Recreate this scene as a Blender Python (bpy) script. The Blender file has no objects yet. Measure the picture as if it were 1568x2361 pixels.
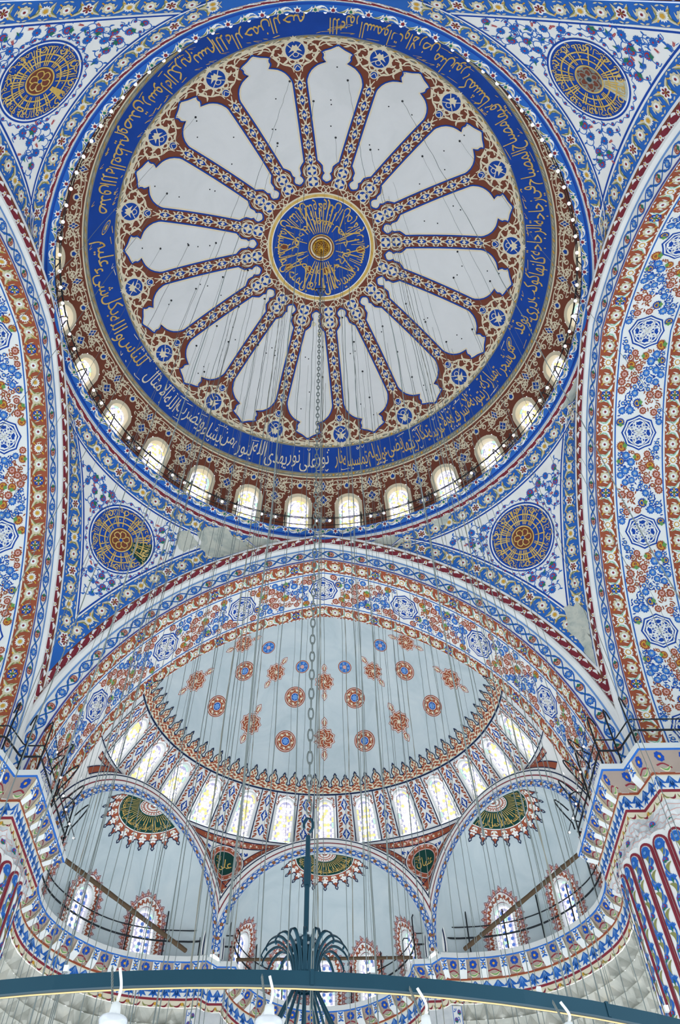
import bpy, math, random, unicodedata
import numpy as np

# ------------------------------------------------------------------ camera, sky, exposure
SC = bpy.context.scene
COL = SC.collection
rnd = random.Random(11)
PI = math.pi
CAM = np.array([0.4389, -12.3309, 1.6])
YAW, ELEV, ROLL, FPX = .0185, .9839, -.0227, 1891.98
_d = np.array([math.sin(YAW)*math.cos(ELEV), math.cos(YAW)*math.cos(ELEV), math.sin(ELEV)])
_r = np.array([math.cos(YAW), -math.sin(YAW), 0.]); _u = np.cross(_r, _d)
CR = _r*math.cos(ROLL)+_u*math.sin(ROLL); CU = -_r*math.sin(ROLL)+_u*math.cos(ROLL); CD = _d
cam = bpy.data.cameras.new('camera'); camo = bpy.data.objects.new('camera', cam); COL.objects.link(camo)
from mathutils import Matrix
camo.matrix_world = Matrix([[CR[0], CU[0], -CD[0], CAM[0]], [CR[1], CU[1], -CD[1], CAM[1]], [CR[2], CU[2], -CD[2], CAM[2]], [0, 0, 0, 1]])
cam.sensor_fit = 'VERTICAL'; cam.sensor_height = 36.0; cam.lens = FPX*36/2361; cam.clip_end = 300
SC.camera = camo
W = bpy.data.worlds.new('sky'); SC.world = W; W.use_nodes = True
bg = W.node_tree.nodes['Background']; bg.inputs[0].default_value = (.86, .93, 1.0, 1); bg.inputs[1].default_value = 1.0
SC.view_settings.view_transform = 'Standard'; SC.view_settings.look = 'None'
SC.view_settings.gamma = 1; SC.view_settings.use_curve_mapping = False
SC.view_settings.exposure = 0.80


def area(name, loc, target, sx, sy, power, col=(.9, .95, 1)):
    l = bpy.data.lights.new(name, 'AREA'); l.shape = 'RECTANGLE'; l.size = sx; l.size_y = sy; l.energy = power; l.color = col
    o = bpy.data.objects.new(name, l); COL.objects.link(o); o.location = loc
    from mathutils import Vector
    o.rotation_euler = (Vector(target)-Vector(loc)).to_track_quat('-Z', 'Y').to_euler()
    return o


# ------------------------------------------------------------------ pixel <-> place helpers (used to survey positions only)
def ray(x, y):
    v = CD*FPX+CR*(x-784)-CU*(y-1180.5)
    return v/np.linalg.norm(v)


def on_z(x, y, z):
    v = ray(x, y); return CAM+v*((z-CAM[2])/v[2])


def on_y(x, y, Y):
    v = ray(x, y); return CAM+v*((Y-CAM[1])/v[1])


# ------------------------------------------------------------------ materials
def lin(h):
    c = [int(h[i:i+2], 16)/255 for i in (0, 2, 4)]
    return [x/12.92 if x <= .04045 else ((x+.055)/1.055)**2.4 for x in c]


PALETTE = dict(
    white='e9ebe8', plaster='e6e9ea', cloud='dfe6ea', cream='eadfc3', brown='7d4636', rust='a5563c', maroon='8c3340',
    blue='1c4aa6', royal='2f6cc0', sky='6f9fda', navy='16264a', gold='dcb765', amber='d9a53f', green='2f7a60', mint='9bcdae',
    olive='93945a', forest='12413a', red='b83a46', grey='8c8c80', sand='d9cfae', teal='1c4758', iron='20262c', wood='5b4a38',
    pink='d9a9a0', lavender='b9b7e0', chalk='f4f3ee', leafgreen='6da05a', cable='7a827f', slate='b4bfc4', tan='a9988c', ochre='b98b2f')
MATS = {}


def mat(key):
    if key in MATS: return MATS[key]
    m = bpy.data.materials.new(key); m.use_nodes = True
    nt = m.node_tree; b = nt.nodes['Principled BSDF']
    b.inputs['Roughness'].default_value = .75
    b.inputs['Specular IOR Level'].default_value = .2
    c = lin(PALETTE[key])
    tc = nt.nodes.new('ShaderNodeTexCoord'); n = nt.nodes.new('ShaderNodeTexNoise')
    n.inputs['Scale'].default_value = 1.3; n.inputs['Detail'].default_value = 6
    nt.links.new(tc.outputs['Object'], n.inputs['Vector'])
    r = nt.nodes.new('ShaderNodeValToRGB'); k = .9 if max(c) < .55 else .965
    r.color_ramp.elements[0].position = .3; r.color_ramp.elements[1].position = .7
    r.color_ramp.elements[0].color = [x*k for x in c]+[1]; r.color_ramp.elements[1].color = [min(1, x*1.06) for x in c]+[1]
    nt.links.new(n.outputs['Fac'], r.inputs['Fac']); nt.links.new(r.outputs['Color'], b.inputs['Base Color'])
    if key in ('teal', 'iron'):
        b.inputs['Metallic'].default_value = .5; b.inputs['Roughness'].default_value = .42; b.inputs['Specular IOR Level'].default_value = .5
    if key == 'brass': b.inputs['Metallic'].default_value = .9
    MATS[key] = m
    return m


def noise_mat(key, cols, scale, detail=8, rough=.85, stretch=(1, 1, 1), dist=.6, bump=0, pos=None):
    m = bpy.data.materials.new(key); m.use_nodes = True; nt = m.node_tree; b = nt.nodes['Principled BSDF']
    b.inputs['Roughness'].default_value = rough; b.inputs['Specular IOR Level'].default_value = .15
    tc = nt.nodes.new('ShaderNodeTexCoord'); mp = nt.nodes.new('ShaderNodeMapping'); mp.inputs['Scale'].default_value = stretch
    n = nt.nodes.new('ShaderNodeTexNoise'); n.inputs['Scale'].default_value = scale; n.inputs['Detail'].default_value = detail
    n.inputs['Distortion'].default_value = dist; n.inputs['Roughness'].default_value = .62
    r = nt.nodes.new('ShaderNodeValToRGB'); el = r.color_ramp.elements
    k = len(cols)
    for i, c in enumerate(cols):
        p = pos[i] if pos else .28+.44*i/(k-1)
        e = el[i] if i < 2 else el.new(p)
        e.position = p; e.color = lin(c)+[1]
    nt.links.new(tc.outputs['Object'], mp.inputs[0]); nt.links.new(mp.outputs[0], n.inputs['Vector'])
    nt.links.new(n.outputs['Fac'], r.inputs['Fac']); nt.links.new(r.outputs[0], b.inputs['Base Color'])
    if bump:
        bp = nt.nodes.new('ShaderNodeBump'); bp.inputs['Strength'].default_value = bump; bp.inputs['Distance'].default_value = .1
        nt.links.new(n.outputs['Fac'], bp.inputs['Height']); nt.links.new(bp.outputs[0], b.inputs['Normal'])
    MATS[key] = m
    return m


noise_mat('plaster', ['dfe2e2', 'e6e8e8', 'eaecec'], .5, 8)
noise_mat('cloud', ['b7c6ca', 'c6d2d5', 'd2dbdc'], .45, 7, dist=1.4)
noise_mat('stone', ['8f9186', 'b9bab0', 'd0cfc4', 'ded9c9'], .9, 10, bump=.4)
noise_mat('bare', ['8f9a94', 'b8beb4', 'cfd0c2', 'a6aca4'], 1.4, 10)
noise_mat('darkstone', ['5d625e', '8a8c84', 'a3a198'], 1.2, 10)
noise_mat('marble', ['b9bfc0', 'd3d6d6', 'e2e3e0'], .7, 9, dist=2)
noise_mat('gilt', ['9a6a1c', 'd8a93f', 'f2d374'], 5, 4, rough=.35)
MATS['gilt'].node_tree.nodes['Principled BSDF'].inputs['Metallic'].default_value = .75
noise_mat('goldleaf', ['c19a4e', 'ddb965', 'e8cc86'], 2.5, 6, rough=.55)


def emis(key, h, s):
    m = bpy.data.materials.new(key); m.use_nodes = True; nt = m.node_tree
    nt.nodes.remove(nt.nodes['Principled BSDF'])
    e = nt.nodes.new('ShaderNodeEmission'); e.inputs[0].default_value = lin(h)+[1]; e.inputs[1].default_value = s
    nt.links.new(e.outputs[0], nt.nodes['Material Output'].inputs[0]); MATS[key] = m
    return m


GLOW = 1.0
emis('glass_white', 'ffffff', 1.15*GLOW); emis('glass_yellow', 'f6e08a', .95*GLOW); emis('glass_green', 'b4ecc8', .85*GLOW)
emis('glass_lilac', 'd6cff2', .95*GLOW); emis('glass_blue', '5b7fd0', .6*GLOW); emis('glass_dim', '9fb4ac', .4)
emis('lamp_glow', 'ffd9a0', .8); emis('bulb', 'ffffff', .7)
MATS['clear'] = bpy.data.materials.new('clear'); MATS['clear'].use_nodes = True
_b = MATS['clear'].node_tree.nodes['Principled BSDF']; _b.inputs['Base Color'].default_value = (.9, .93, .96, 1); _b.inputs['Roughness'].default_value = .12
_b.inputs['Specular IOR Level'].default_value = .8; _b.inputs['Transmission Weight'].default_value = .45


# ------------------------------------------------------------------ mesh building
class MB:
    def __init__(s): s.V = []; s.F = []; s.M = []; s.S = []; s.n = 0; s.keys = []

    def add(s, V, F, m, smooth=True):
        V = np.asarray(V, float); F = np.asarray(F, int)
        if len(F) == 0: return
        if F.shape[1] == 4: F = np.concatenate([F[:, :3], F[:, [0, 2, 3]]])
        if m not in s.keys: s.keys.append(m)
        s.V.append(V); s.F.append(F+s.n); s.n += len(V)
        s.M.append(np.full(len(F), s.keys.index(m))); s.S.append(np.full(len(F), smooth))

    def build(s, name, parent=None, **props):
        me = bpy.data.meshes.new(name)
        V = np.concatenate(s.V); F = np.concatenate(s.F); M = np.concatenate(s.M); S = np.concatenate(s.S)
        bad = ~np.isfinite(V).all(1); V[bad] = 0; k = ~bad[F].any(1); F, M, S = F[k], M[k], S[k]
        me.vertices.add(len(V)); me.vertices.foreach_set('co', V.ravel())
        me.loops.add(F.size); me.loops.foreach_set('vertex_index', F.ravel())
        me.polygons.add(len(F)); me.polygons.foreach_set('loop_start', np.arange(0, F.size, 3))
        me.polygons.foreach_set('material_index', M.astype(np.int32)); me.polygons.foreach_set('use_smooth', S)
        for k in s.keys: me.materials.append(mat(k))
        me.update(calc_edges=True); me.validate()
        o = bpy.data.objects.new(name, me); COL.objects.link(o)
        if parent is not None: o.parent = parent
        for k, v in props.items(): o[k] = v
        return o


def empty(name, loc=(0, 0, 0), **props):
    o = bpy.data.objects.new(name, None); COL.objects.link(o); o.location = loc
    for k, v in props.items(): o[k] = v
    return o


def grid_faces(nu, nv):
    i, j = np.meshgrid(np.arange(nu-1), np.arange(nv-1), indexing='ij')
    a = (i*nv+j).ravel()
    return np.stack([a, a+nv, a+nv+1, a+1], 1)


def surf(mb, fpos, us, vs, m, smooth=True, mask=None):
    U, Vv = np.meshgrid(us, vs, indexing='ij')
    P = fpos(U.ravel(), Vv.ravel()); F = grid_faces(len(us), len(vs))
    if mask is not None:
        k = mask(U.ravel(), Vv.ravel()); F = F[k[F].all(1)]
    mb.add(P, F, m, smooth)


def nfun(fpos, ref, e=2e-3):
    """position map -> (position, normal) map; normals face the point ref"""
    ref = np.array(ref, float)

    def fn(x, y):
        x = np.asarray(x, float); y = np.asarray(y, float)
        P = fpos(x, y); A = fpos(x+e, y)-fpos(x-e, y); B = fpos(x, y+e)-fpos(x, y-e)
        N = np.cross(A, B); L = np.linalg.norm(N, axis=1, keepdims=True); N = N/np.maximum(L, 1e-12)
        N[(N*(ref-P)).sum(1) < 0] *= -1
        return P, N
    return fn


def tube(mb, pts, r, m, n=6, closed=False, cap=True):
    pts = np.asarray(pts, float); k = len(pts); r = np.broadcast_to(np.asarray(r, float), (k,))
    T = np.gradient(pts, axis=0) if not closed else np.roll(pts, -1, 0)-np.roll(pts, 1, 0)
    T /= np.maximum(np.linalg.norm(T, axis=1, keepdims=True), 1e-9)
    up = np.array([0, 0, 1.]) if abs(T[:, 2]).max() < .95 else np.array([1., .13, 0])
    A = np.cross(T, up); A /= np.maximum(np.linalg.norm(A, axis=1, keepdims=True), 1e-9); B = np.cross(T, A)
    t = np.arange(n)*2*PI/n
    V = pts[:, None]+r[:, None, None]*(A[:, None]*np.cos(t)[None, :, None]+B[:, None]*np.sin(t)[None, :, None])
    V = V.reshape(-1, 3); F = []
    for i in range(k if closed else k-1):
        j = (i+1) % k
        for q in range(n): F.append((i*n+q, i*n+(q+1) % n, j*n+(q+1) % n, j*n+q))
    mb.add(V, F, m)
    if cap and not closed:
        for i in (0, k-1):
            c = len(V); mb.add(np.vstack([V[i*n:(i+1)*n], pts[i]]), [(q, (q+1) % n, n) for q in range(n)], m, False)


def box(mb, c, hx, hy, hz, m, X=(1, 0, 0), Y=(0, 1, 0), Z=(0, 0, 1)):
    X, Y, Z = (np.array(v, float) for v in (X, Y, Z)); c = np.array(c, float)
    V = [c+X*hx*a+Y*hy*b+Z*hz*d for a in (-1, 1) for b in (-1, 1) for d in (-1, 1)]
    mb.add(V, [(0, 1, 3, 2), (4, 6, 7, 5), (0, 4, 5, 1), (2, 3, 7, 6), (0, 2, 6, 4), (1, 5, 7, 3)], m, False)


def lathe(mb, c, prof, m, n=24, axis='z'):
    prof = np.array(prof, float); t = np.linspace(0, 2*PI, n+1)
    V = np.array([[c[0]+r*math.cos(a), c[1]+r*math.sin(a), c[2]+z] for r, z in prof for a in t])
    mb.add(V, grid_faces(len(prof), n+1), m)


# ------------------------------------------------------------------ painted patterns: 2-D shapes mapped on curved plaster
def star(n, r0, r1, k=1, ph=0):
    t = np.arange(2*n)*PI/n+ph
    r = np.where(np.arange(2*n) % 2 == 0, r1, r0)
    return np.stack([r*np.sin(t), r*np.cos(t)], 1)


def lobes(n, r, amp, m=5, ph=0, a0=0, a1=2*PI):
    k = n*m; t = np.linspace(a0, a1, k+1)[:-1] if a1-a0 > 6.28 else np.linspace(a0, a1, k+1)
    q = r*(1+amp*(np.abs(np.cos(n*(t+ph)/2))*2-1))
    return np.stack([q*np.sin(t), q*np.cos(t)], 1)


def circ(r, n=16, cx=0, cy=0):
    t = np.arange(n)*2*PI/n
    return np.stack([cx+r*np.sin(t), cy+r*np.cos(t)], 1)


def fanF(n, closed=True): return np.array([(n, i, (i+1) % n) for i in range(n if closed else n-1)])


def poly(o, m, l, c=(0, 0)):
    """star-shaped outline -> motif layer"""
    o = np.asarray(o, float)
    return (np.vstack([o, [c]]), fanF(len(o)), m, l)


def strip2(pts, a, b, m, l, closed=False):
    pts = np.asarray(pts, float)
    if closed: T = np.roll(pts, -1, 0)-np.roll(pts, 1, 0)
    else: T = np.gradient(pts, axis=0)
    T = T/np.maximum(np.linalg.norm(T, axis=1, keepdims=True), 1e-9)
    Nn = np.stack([-T[:, 1], T[:, 0]], 1); k = len(pts)
    a = np.broadcast_to(np.asarray(a, float), (k,)); b = np.broadcast_to(np.asarray(b, float), (k,))
    V = np.vstack([pts+Nn*a[:, None], pts+Nn*b[:, None]])
    e = k if closed else k-1
    i = np.arange(e); j = (i+1) % k
    F = np.stack([i, j, j+k, i+k], 1)
    return (V, np.concatenate([F[:, :3], F[:, [0, 2, 3]]]), m, l)


def line2(pts, w, m, l, closed=False, taper=False):
    k = len(pts); w = np.broadcast_to(np.asarray(w, float), (k,)).copy()
    if taper: w = w*(1-.85*np.linspace(0, 1, k)**2)
    return strip2(pts, -w/2, w/2, m, l, closed)


def leaf2(p, q, w, m, l, bend=0.):
    p, q = np.array(p, float), np.array(q, float); t = np.linspace(0, 1, 7)[:, None]
    d = q-p; nn = np.array([-d[1], d[0]])
    c = p+d*t+nn*bend*np.sin(PI*t)
    return line2(c, w*np.sin(PI*(t[:, 0]*.93+.035))+1e-3, m, l)


def spiral(c, r, a0, turns, n=14, r1=.15):
    t = np.linspace(0, 1, n); a = a0+turns*2*PI*t; q = r*(1-(1-r1)*t)
    return np.stack([c[0]+q*np.cos(a), c[1]+q*np.sin(a)], 1)


def smooth(pts, n=8, closed=False):
    """Catmull-Rom through the points"""
    P = np.array(pts, float)
    Q = np.vstack([P[-1:], P, P[:2]]) if closed else np.vstack([2*P[0]-P[1], P, 2*P[-1]-P[-2]])
    out = []
    for i in range(1, len(Q)-2):
        for t in np.arange(n)/n:
            out.append(.5*(2*Q[i]+(Q[i+1]-Q[i-1])*t+(2*Q[i-1]-5*Q[i]+4*Q[i+1]-Q[i+2])*t*t+(3*Q[i]-Q[i-1]-3*Q[i+1]+Q[i+2])*t**3))
    if not closed: out.append(P[-1])
    return np.array(out)


def xf(mo, s=1., rot=0., dx=0., dy=0., flip=False, dl=0):
    """transform a motif"""
    c, q = math.cos(rot), math.sin(rot); out = []
    for V, F, m, l in mo:
        V = np.asarray(V, float)*s
        if flip: V = V*[-1, 1]
        out.append((np.stack([V[:, 0]*c-V[:, 1]*q+dx, V[:, 0]*q+V[:, 1]*c+dy], 1), F, m, l+dl))
    return out


class Canvas:
    """draws 2-D shapes (metres) on a surface given by fn(x, y) -> (positions, normals)"""

    def __init__(s, mb, fn, h=.005, l0=1): s.mb = mb; s.fn = fn; s.h = h; s.l0 = l0

    def shape(s, sh):
        V, F, m, l = sh
        V = np.asarray(V, float); P, N = s.fn(V[:, 0], V[:, 1])
        s.mb.add(P+N*(s.h*(l+s.l0)), F, m)

    def draw(s, mo, x=0, y=0, sc=1, rot=0, flip=False, dl=0):
        for sh in xf(mo, sc, rot, x, y, flip, dl): s.shape(sh)

    def many(s, mo, X, Y, S=1, ROT=0, dl=0, FL=1):
        X = np.atleast_1d(np.asarray(X, float)); k = len(X)
        if k == 0: return
        Y, S, ROT, FL = (np.broadcast_to(np.asarray(a, float), (k,)) for a in (Y, S, ROT, FL))
        c, q = np.cos(ROT)[:, None], np.sin(ROT)[:, None]
        for V, F, m, l in mo:
            V = np.asarray(V, float); n = len(V)
            vx = V[None, :, 0]*S[:, None]*FL[:, None]; vy = V[None, :, 1]*S[:, None]
            x = (vx*c-vy*q+X[:, None]).ravel(); y = (vx*q+vy*c+Y[:, None]).ravel()
            P, N = s.fn(x, y)
            FF = (np.asarray(F)[None]+(np.arange(k)*n)[:, None, None]).reshape(-1, 3)
            s.mb.add(P+N*(s.h*(l+dl+s.l0)), FF, m)


# motifs, about one unit in radius
def m_rosette(c1, c2, c3, n=8): return [poly(lobes(n, .95, .12, 4), c1, 0), poly(lobes(n, .55, .14, 3), c2, 1), poly(circ(.24, 8), c3, 2)]
def m_spiky(c1, c2, c3, n=14): return [poly(star(n, .72, 1.0), c1, 0), poly(circ(.55, 12), c2, 1), poly(lobes(5, .34, .2, 3), c3, 2)]


def m_palmette(c1, c2, c3, c4):
    t = np.linspace(-2.1, 2.1, 23); r = np.where(np.arange(23) % 2 == 0, 1., .78)
    o = np.stack([r*np.sin(t), r*np.cos(t)], 1)
    t2 = np.linspace(-1.9, 1.9, 12); o2 = np.stack([.62*np.sin(t2), .62*np.cos(t2)], 1)
    o3 = np.stack([.36*np.sin(t2), .1+.36*np.cos(t2)], 1)
    g = np.array([(-.75, -.62), (-.4, -.45), (-.15, -.2), (0, -.05), (.15, -.2), (.4, -.45), (.75, -.62), (.3, -.7), (0, -1.0), (-.3, -.7)])
    return [poly(o, c1, 0, (0, -.1)), poly(o2, c2, 1, (0, -.1)), poly(o3, c3, 2), poly(g, c4, 3, (0, -.5))]


def m_carnation(c1, c2, c3):
    t = np.linspace(-1.25, 1.25, 15); r = np.where(np.arange(15) % 2 == 0, 1., .8)
    o = np.vstack([np.stack([r*np.sin(t), r*np.cos(t)-.1], 1), [(0, -.55)]])
    return [poly(o, c1, 0, (0, .2)), leaf2((0, -.95), (0, .25), .3, c2, 1), leaf2((-.35, .55), (.35, .55), .2, c3, 1, .25)]


def m_tulip(c1, c2):
    o = np.array([(0, -.9), (-.28, -.5), (-.3, .1), (-.42, .95), (-.12, .35), (0, 1.), (.12, .35), (.42, .95), (.3, .1), (.28, -.5)])
    return [poly(o, c1, 0, (0, -.2)), leaf2((0, -.7), (0, .6), .14, c2, 1)]


def m_leafpair(c, w=.3): return [leaf2((0, 0), (-.8, .6), w, c, 0, .15), leaf2((0, 0), (.8, .6), w, c, 0, -.15), leaf2((0, 0), (0, 1), w, c, 0)]


def m_feather(c1, c2):
    return [leaf2((-1, -.25), (1, .25), .44, c1, 0, .16), leaf2((-.85, -.2), (.85, .2), .22, c2, 1, .16)]


def m_bud(c1, c2): return [poly(circ(.8, 9), c1, 0), poly(circ(.38, 7), c2, 1), leaf2((0, .5), (-.7, 1.3), .35, c1, 0), leaf2((0, .5), (.7, 1.3), .35, c1, 0)]


M1 = dict(
    ros_wht=m_rosette('sand', 'chalk', 'maroon', 8), ros_red=[poly(lobes(6, .95, .16, 4), 'chalk', 0)]+[poly(circ(.2, 7, .55*math.sin(a), .55*math.cos(a)), 'maroon', 1) for a in np.arange(6)*PI/3]+[poly(circ(.28, 8), 'amber', 1)],
    spk_wht=m_spiky('chalk', 'sand', 'amber'), spk_yel=m_spiky('chalk', 'amber', 'chalk', 12),
    ros_blu=[poly(lobes(8, .95, .12, 4), 'blue', 0), poly(star(8, .35, .75), 'chalk', 1), poly(circ(.36, 8), 'green', 2)]+[poly(circ(.2, 6, .68*math.sin(a), .68*math.cos(a)), 'amber', 2) for a in np.arange(4)*PI/2],
    palm_blu=m_palmette('royal', 'red', 'royal', 'green'), palm_bl2=m_palmette('blue', 'amber', 'blue', 'leafgreen'),
    palm_rst=m_palmette('rust', 'amber', 'rust', 'leafgreen'), palm_red=m_palmette('maroon', 'sand', 'maroon', 'green'),
    aster_blu=m_rosette('royal', 'sky', 'sand', 10), aster_rst=m_rosette('rust', 'pink', 'rust', 10), aster_lt=m_rosette('royal', 'royal', 'red', 12),
    carn=m_carnation('royal', 'green', 'sky'), tulip=m_tulip('red', 'pink'),
    bud_blu=m_bud('royal', 'sand'), bud_rst=m_bud('rust', 'sand'), lp_blu=m_leafpair('royal'), lp_rst=m_leafpair('rust'), lp_grn=m_leafpair('green'),
    feather=m_feather('chalk', 'mint'), feather2=m_feather('sand', 'olive'))
# ------------------------------------------------------------------ Arabic lettering
_JOIN = {}
for _c in range(0xFE70, 0xFEFD):
    _q = unicodedata.decomposition(chr(_c)).split()
    if len(_q) >= 2 and _q[0] in ('<isolated>', '<initial>', '<medial>', '<final>'):
        _JOIN.setdefault(tuple(int(v, 16) for v in _q[1:]), {})[_q[0][1:-1]] = chr(_c)


def shape_arabic(word):
    cs = [ord(c) for c in word]; items = []; i = 0
    while i < len(cs):
        k = (cs[i], cs[i+1]) if i+1 < len(cs) else None
        if k and k in _JOIN and k[0] == 0x644: items.append(k); i += 2
        else: items.append((cs[i],)); i += 1
    out = []
    for i, k in enumerate(items):
        f = _JOIN.get(k)
        if not f: out.append(chr(k[0])); continue
        prev = i > 0 and 'initial' in _JOIN.get(items[i-1], {})
        nxt = i+1 < len(items) and 'initial' in f and ('final' in _JOIN.get(items[i+1], {}))
        g = 'medial' if prev and nxt and 'medial' in f else 'final' if prev and 'final' in f else 'initial' if nxt else 'isolated'
        out.append(f.get(g) or f.get('isolated'))
    return ''.join(reversed(out))


_TXT = {}


def text_mesh(word):
    """one word -> (verts2d, tris, island index), height about 1, origin at left of baseline"""
    if word in _TXT: return _TXT[word]
    c = bpy.data.curves.new('lettering', 'FONT'); c.body = shape_arabic(word); c.size = 1; c.resolution_u = 3
    o = bpy.data.objects.new('lettering', c); COL.objects.link(o)
    dg = bpy.context.evaluated_depsgraph_get(); dg.update()
    ev = o.evaluated_get(dg); me = ev.to_mesh(); me.calc_loop_triangles()
    V = np.array([v.co[:2] for v in me.vertices]); F = np.array([t.vertices[:] for t in me.loop_triangles])
    ev.to_mesh_clear(); bpy.data.objects.remove(o); bpy.data.curves.remove(c)
    if len(V) == 0: V = np.zeros((3, 2)); F = np.zeros((0, 3), int)
    par = list(range(len(V)))
    def find(a):
        while par[a] != a: par[a] = par[par[a]]; a = par[a]
        return a
    for f in F:
        a = find(f[0])
        for b in f[1:]: par[find(b)] = a
    isl = np.array([find(i) for i in range(len(V))]); _, isl = np.unique(isl, return_inverse=True)
    if len(F): V = V-[V[:, 0].min(), 0]
    _TXT[word] = (V, F, isl)
    return _TXT[word]


def draw_text(cv, words, fmap, m, layer, bold=0):
    """words placed right-to-left: fmap(i, u01, v) -> canvas xy; every island gets a hair of its own height"""
    for i, w_ in enumerate(words):
        V, F, isl = text_mesh(w_)
        if len(F) == 0: continue
        u = V[:, 0]/max(V[:, 0].max(), 1e-6)
        x, y = fmap(i, u, V[:, 1]); P, N = cv.fn(x, y)
        cv.mb.add(P+N*(cv.h*(layer+cv.l0)+.0012*(isl % 4))[:, None], F, m)
# ------------------------------------------------------------------ the place: dome on four arches, half dome with three niches
RS, Z0 = 14.835, 30.514
_s = np.linspace(0, math.asin(11.6/RS), 60)
_prof = [(RS*math.sin(a), Z0+RS*math.cos(a)) for a in _s]+[(11.86, 39.35), (12.06, 38.95), (12.2, 38.4), (12.27, 37.6), (12.3, 36.5), (12.3, 35.2)]
PR = np.array(_prof); _ds = np.r_[0, np.cumsum(np.hypot(*np.diff(PR, axis=0).T))]
_sf = np.linspace(0, _ds[-1], 400); PR = np.stack([np.interp(_sf, _ds, PR[:, 0]), np.interp(_sf, _ds, PR[:, 1])], 1)
PT = np.gradient(PR, _sf, axis=0); PT /= np.linalg.norm(PT, axis=1, keepdims=True)
S_END = _sf[-1]


def s_of_r(r): return RS*math.asin(r/RS)


def dome_fn(psi0):
    def fn(x, y):
        s = np.clip(-np.asarray(y, float), 0, S_END)
        r = np.interp(s, _sf, PR[:, 0]); z = np.interp(s, _sf, PR[:, 1])
        tr = np.interp(s, _sf, PT[:, 0]); tz = np.interp(s, _sf, PT[:, 1])
        psi = psi0+np.asarray(x, float)/np.maximum(r, .3)
        sn, cs = np.sin(psi), np.cos(psi)
        return np.stack([r*sn, r*cs, z], 1), np.stack([tz*sn, tz*cs, -tr], 1)
    return fn


def dome_flat(x, y):
    """round the crown: plain x (right), y (towards the near side)"""
    q = np.hypot(x, y); s = np.minimum(q, S_END); psi = np.arctan2(x, -np.asarray(y))
    P, N = dome_fn(0)(psi*np.maximum(np.interp(s, _sf, PR[:, 0]), .3), -s)
    return P, N


# arches
ACX, ACZ, AR = -2.68, 20.34, 13.225


class Arch:
    def __init__(s, side, a): s.side = side; s.a = a

    def world(s, L, out, z):
        A = s.a+out
        if s.side == 'far': return np.stack([L, A, z], 1)
        if s.side == 'near': return np.stack([L, -A, z], 1)
        if s.side == 'right': return np.stack([A, L, z], 1)
        return np.stack([-A, L, z], 1)

    def prof(s, sig, d):
        rho = AR+d; al = np.arccos(-ACX/rho)-np.abs(sig)/AR
        return np.sign(sig+1e-12)*(ACX+rho*np.cos(al)), ACZ+rho*np.sin(al)

    def soffit(s, sig, e):
        sig = np.asarray(sig, float); L, z = s.prof(sig, 0*sig); return s.world(L, np.asarray(e, float), z)

    def face(s, sig, d):
        sig = np.asarray(sig, float); d = np.asarray(d, float); L, z = s.prof(sig, d)
        return s.world(L, -np.interp(d, FACE_D, FACE_O), z)


# stepped face: floral chamfer, round moulding, scroll cavetto, thin fillet
FACE_D = [0, .70, .74, .80, .90, .98, 1.02, 1.26, 1.30, 1.42]
FACE_O = [0, .20, .24, .33, .35, .29, .24, .34, .42, .46]
DEDGE, OEDGE = 1.40, .46
ARCH = dict(far=Arch('far', 11.5), right=Arch('right', 11.5), left=Arch('left', 11.33), near=Arch('near', 11.97))
SIG = 18.0


def z_off(L, d=DEDGE):
    return ACZ+np.sqrt(np.maximum((AR+d)**2-(np.abs(L)-ACX)**2, 0))


def half_w(z): return np.maximum(ACX+np.sqrt(np.maximum(AR**2-(z-ACZ)**2, 0)), .012)


# ring cornice under the dome (R, z)
RING = [(12.3, 35.26), (11.05, 35.26), (11.0, 35.2), (11.02, 35.12), (11.12, 35.03), (11.24, 34.99), (11.25, 34.93), (11.31, 34.92), (11.36, 34.86), (11.37, 34.72), (11.42, 34.66), (11.46, 34.5), (11.5, 34.46)]
RING_R, RING_Z = 11.47, 34.5


class Pendentive:
    def __init__(s, sx, sy):
        s.sx, s.sy = sx, sy
        s.ax = (ARCH['right'] if sx > 0 else ARCH['left']).a-OEDGE; s.ay = (ARCH['far'] if sy > 0 else ARCH['near']).a-OEDGE
        s.pc = math.atan2(s.ax, s.ay)

    def edges(s, psi):
        sn, cs = np.sin(psi), np.cos(psi); far = psi < s.pc
        rho = np.where(far, s.ay/np.maximum(cs, 1e-6), s.ax/np.maximum(sn, 1e-6))
        L = np.where(far, rho*sn*s.ay/s.ax, rho*cs)
        return rho, np.minimum(z_off(L), RING_Z)

    def pos(s, psi, t):
        psi = np.asarray(psi, float); t = np.asarray(t, float)
        rho, zb = s.edges(psi); z = zb+(RING_Z-zb)*t
        rc = math.hypot(s.ax, s.ay); zc = float(z_off(np.array([s.ay]))[0])

        def R(z): u = (z-zc)/(RING_Z-zc); return rc+(RING_R-rc)*u+.55*4*u*(1-u)
        r = R(z)+(np.minimum(rho, RING_R+9)-R(zb))*(1-t)**2
        return np.stack([s.sx*r*np.sin(psi), s.sy*r*np.cos(psi), z], 1)

    def proj(s, P):
        psi = np.clip(np.arctan2(s.sx*P[:, 0], s.sy*P[:, 1]), 0, PI/2)
        rho, zb = s.edges(psi); t = np.clip((P[:, 2]-zb)/np.maximum(RING_Z-zb, .02), 0, 1)
        f = nfun(s.pos, (0, 0, 20), 1e-3); return f(psi, t)


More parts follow.
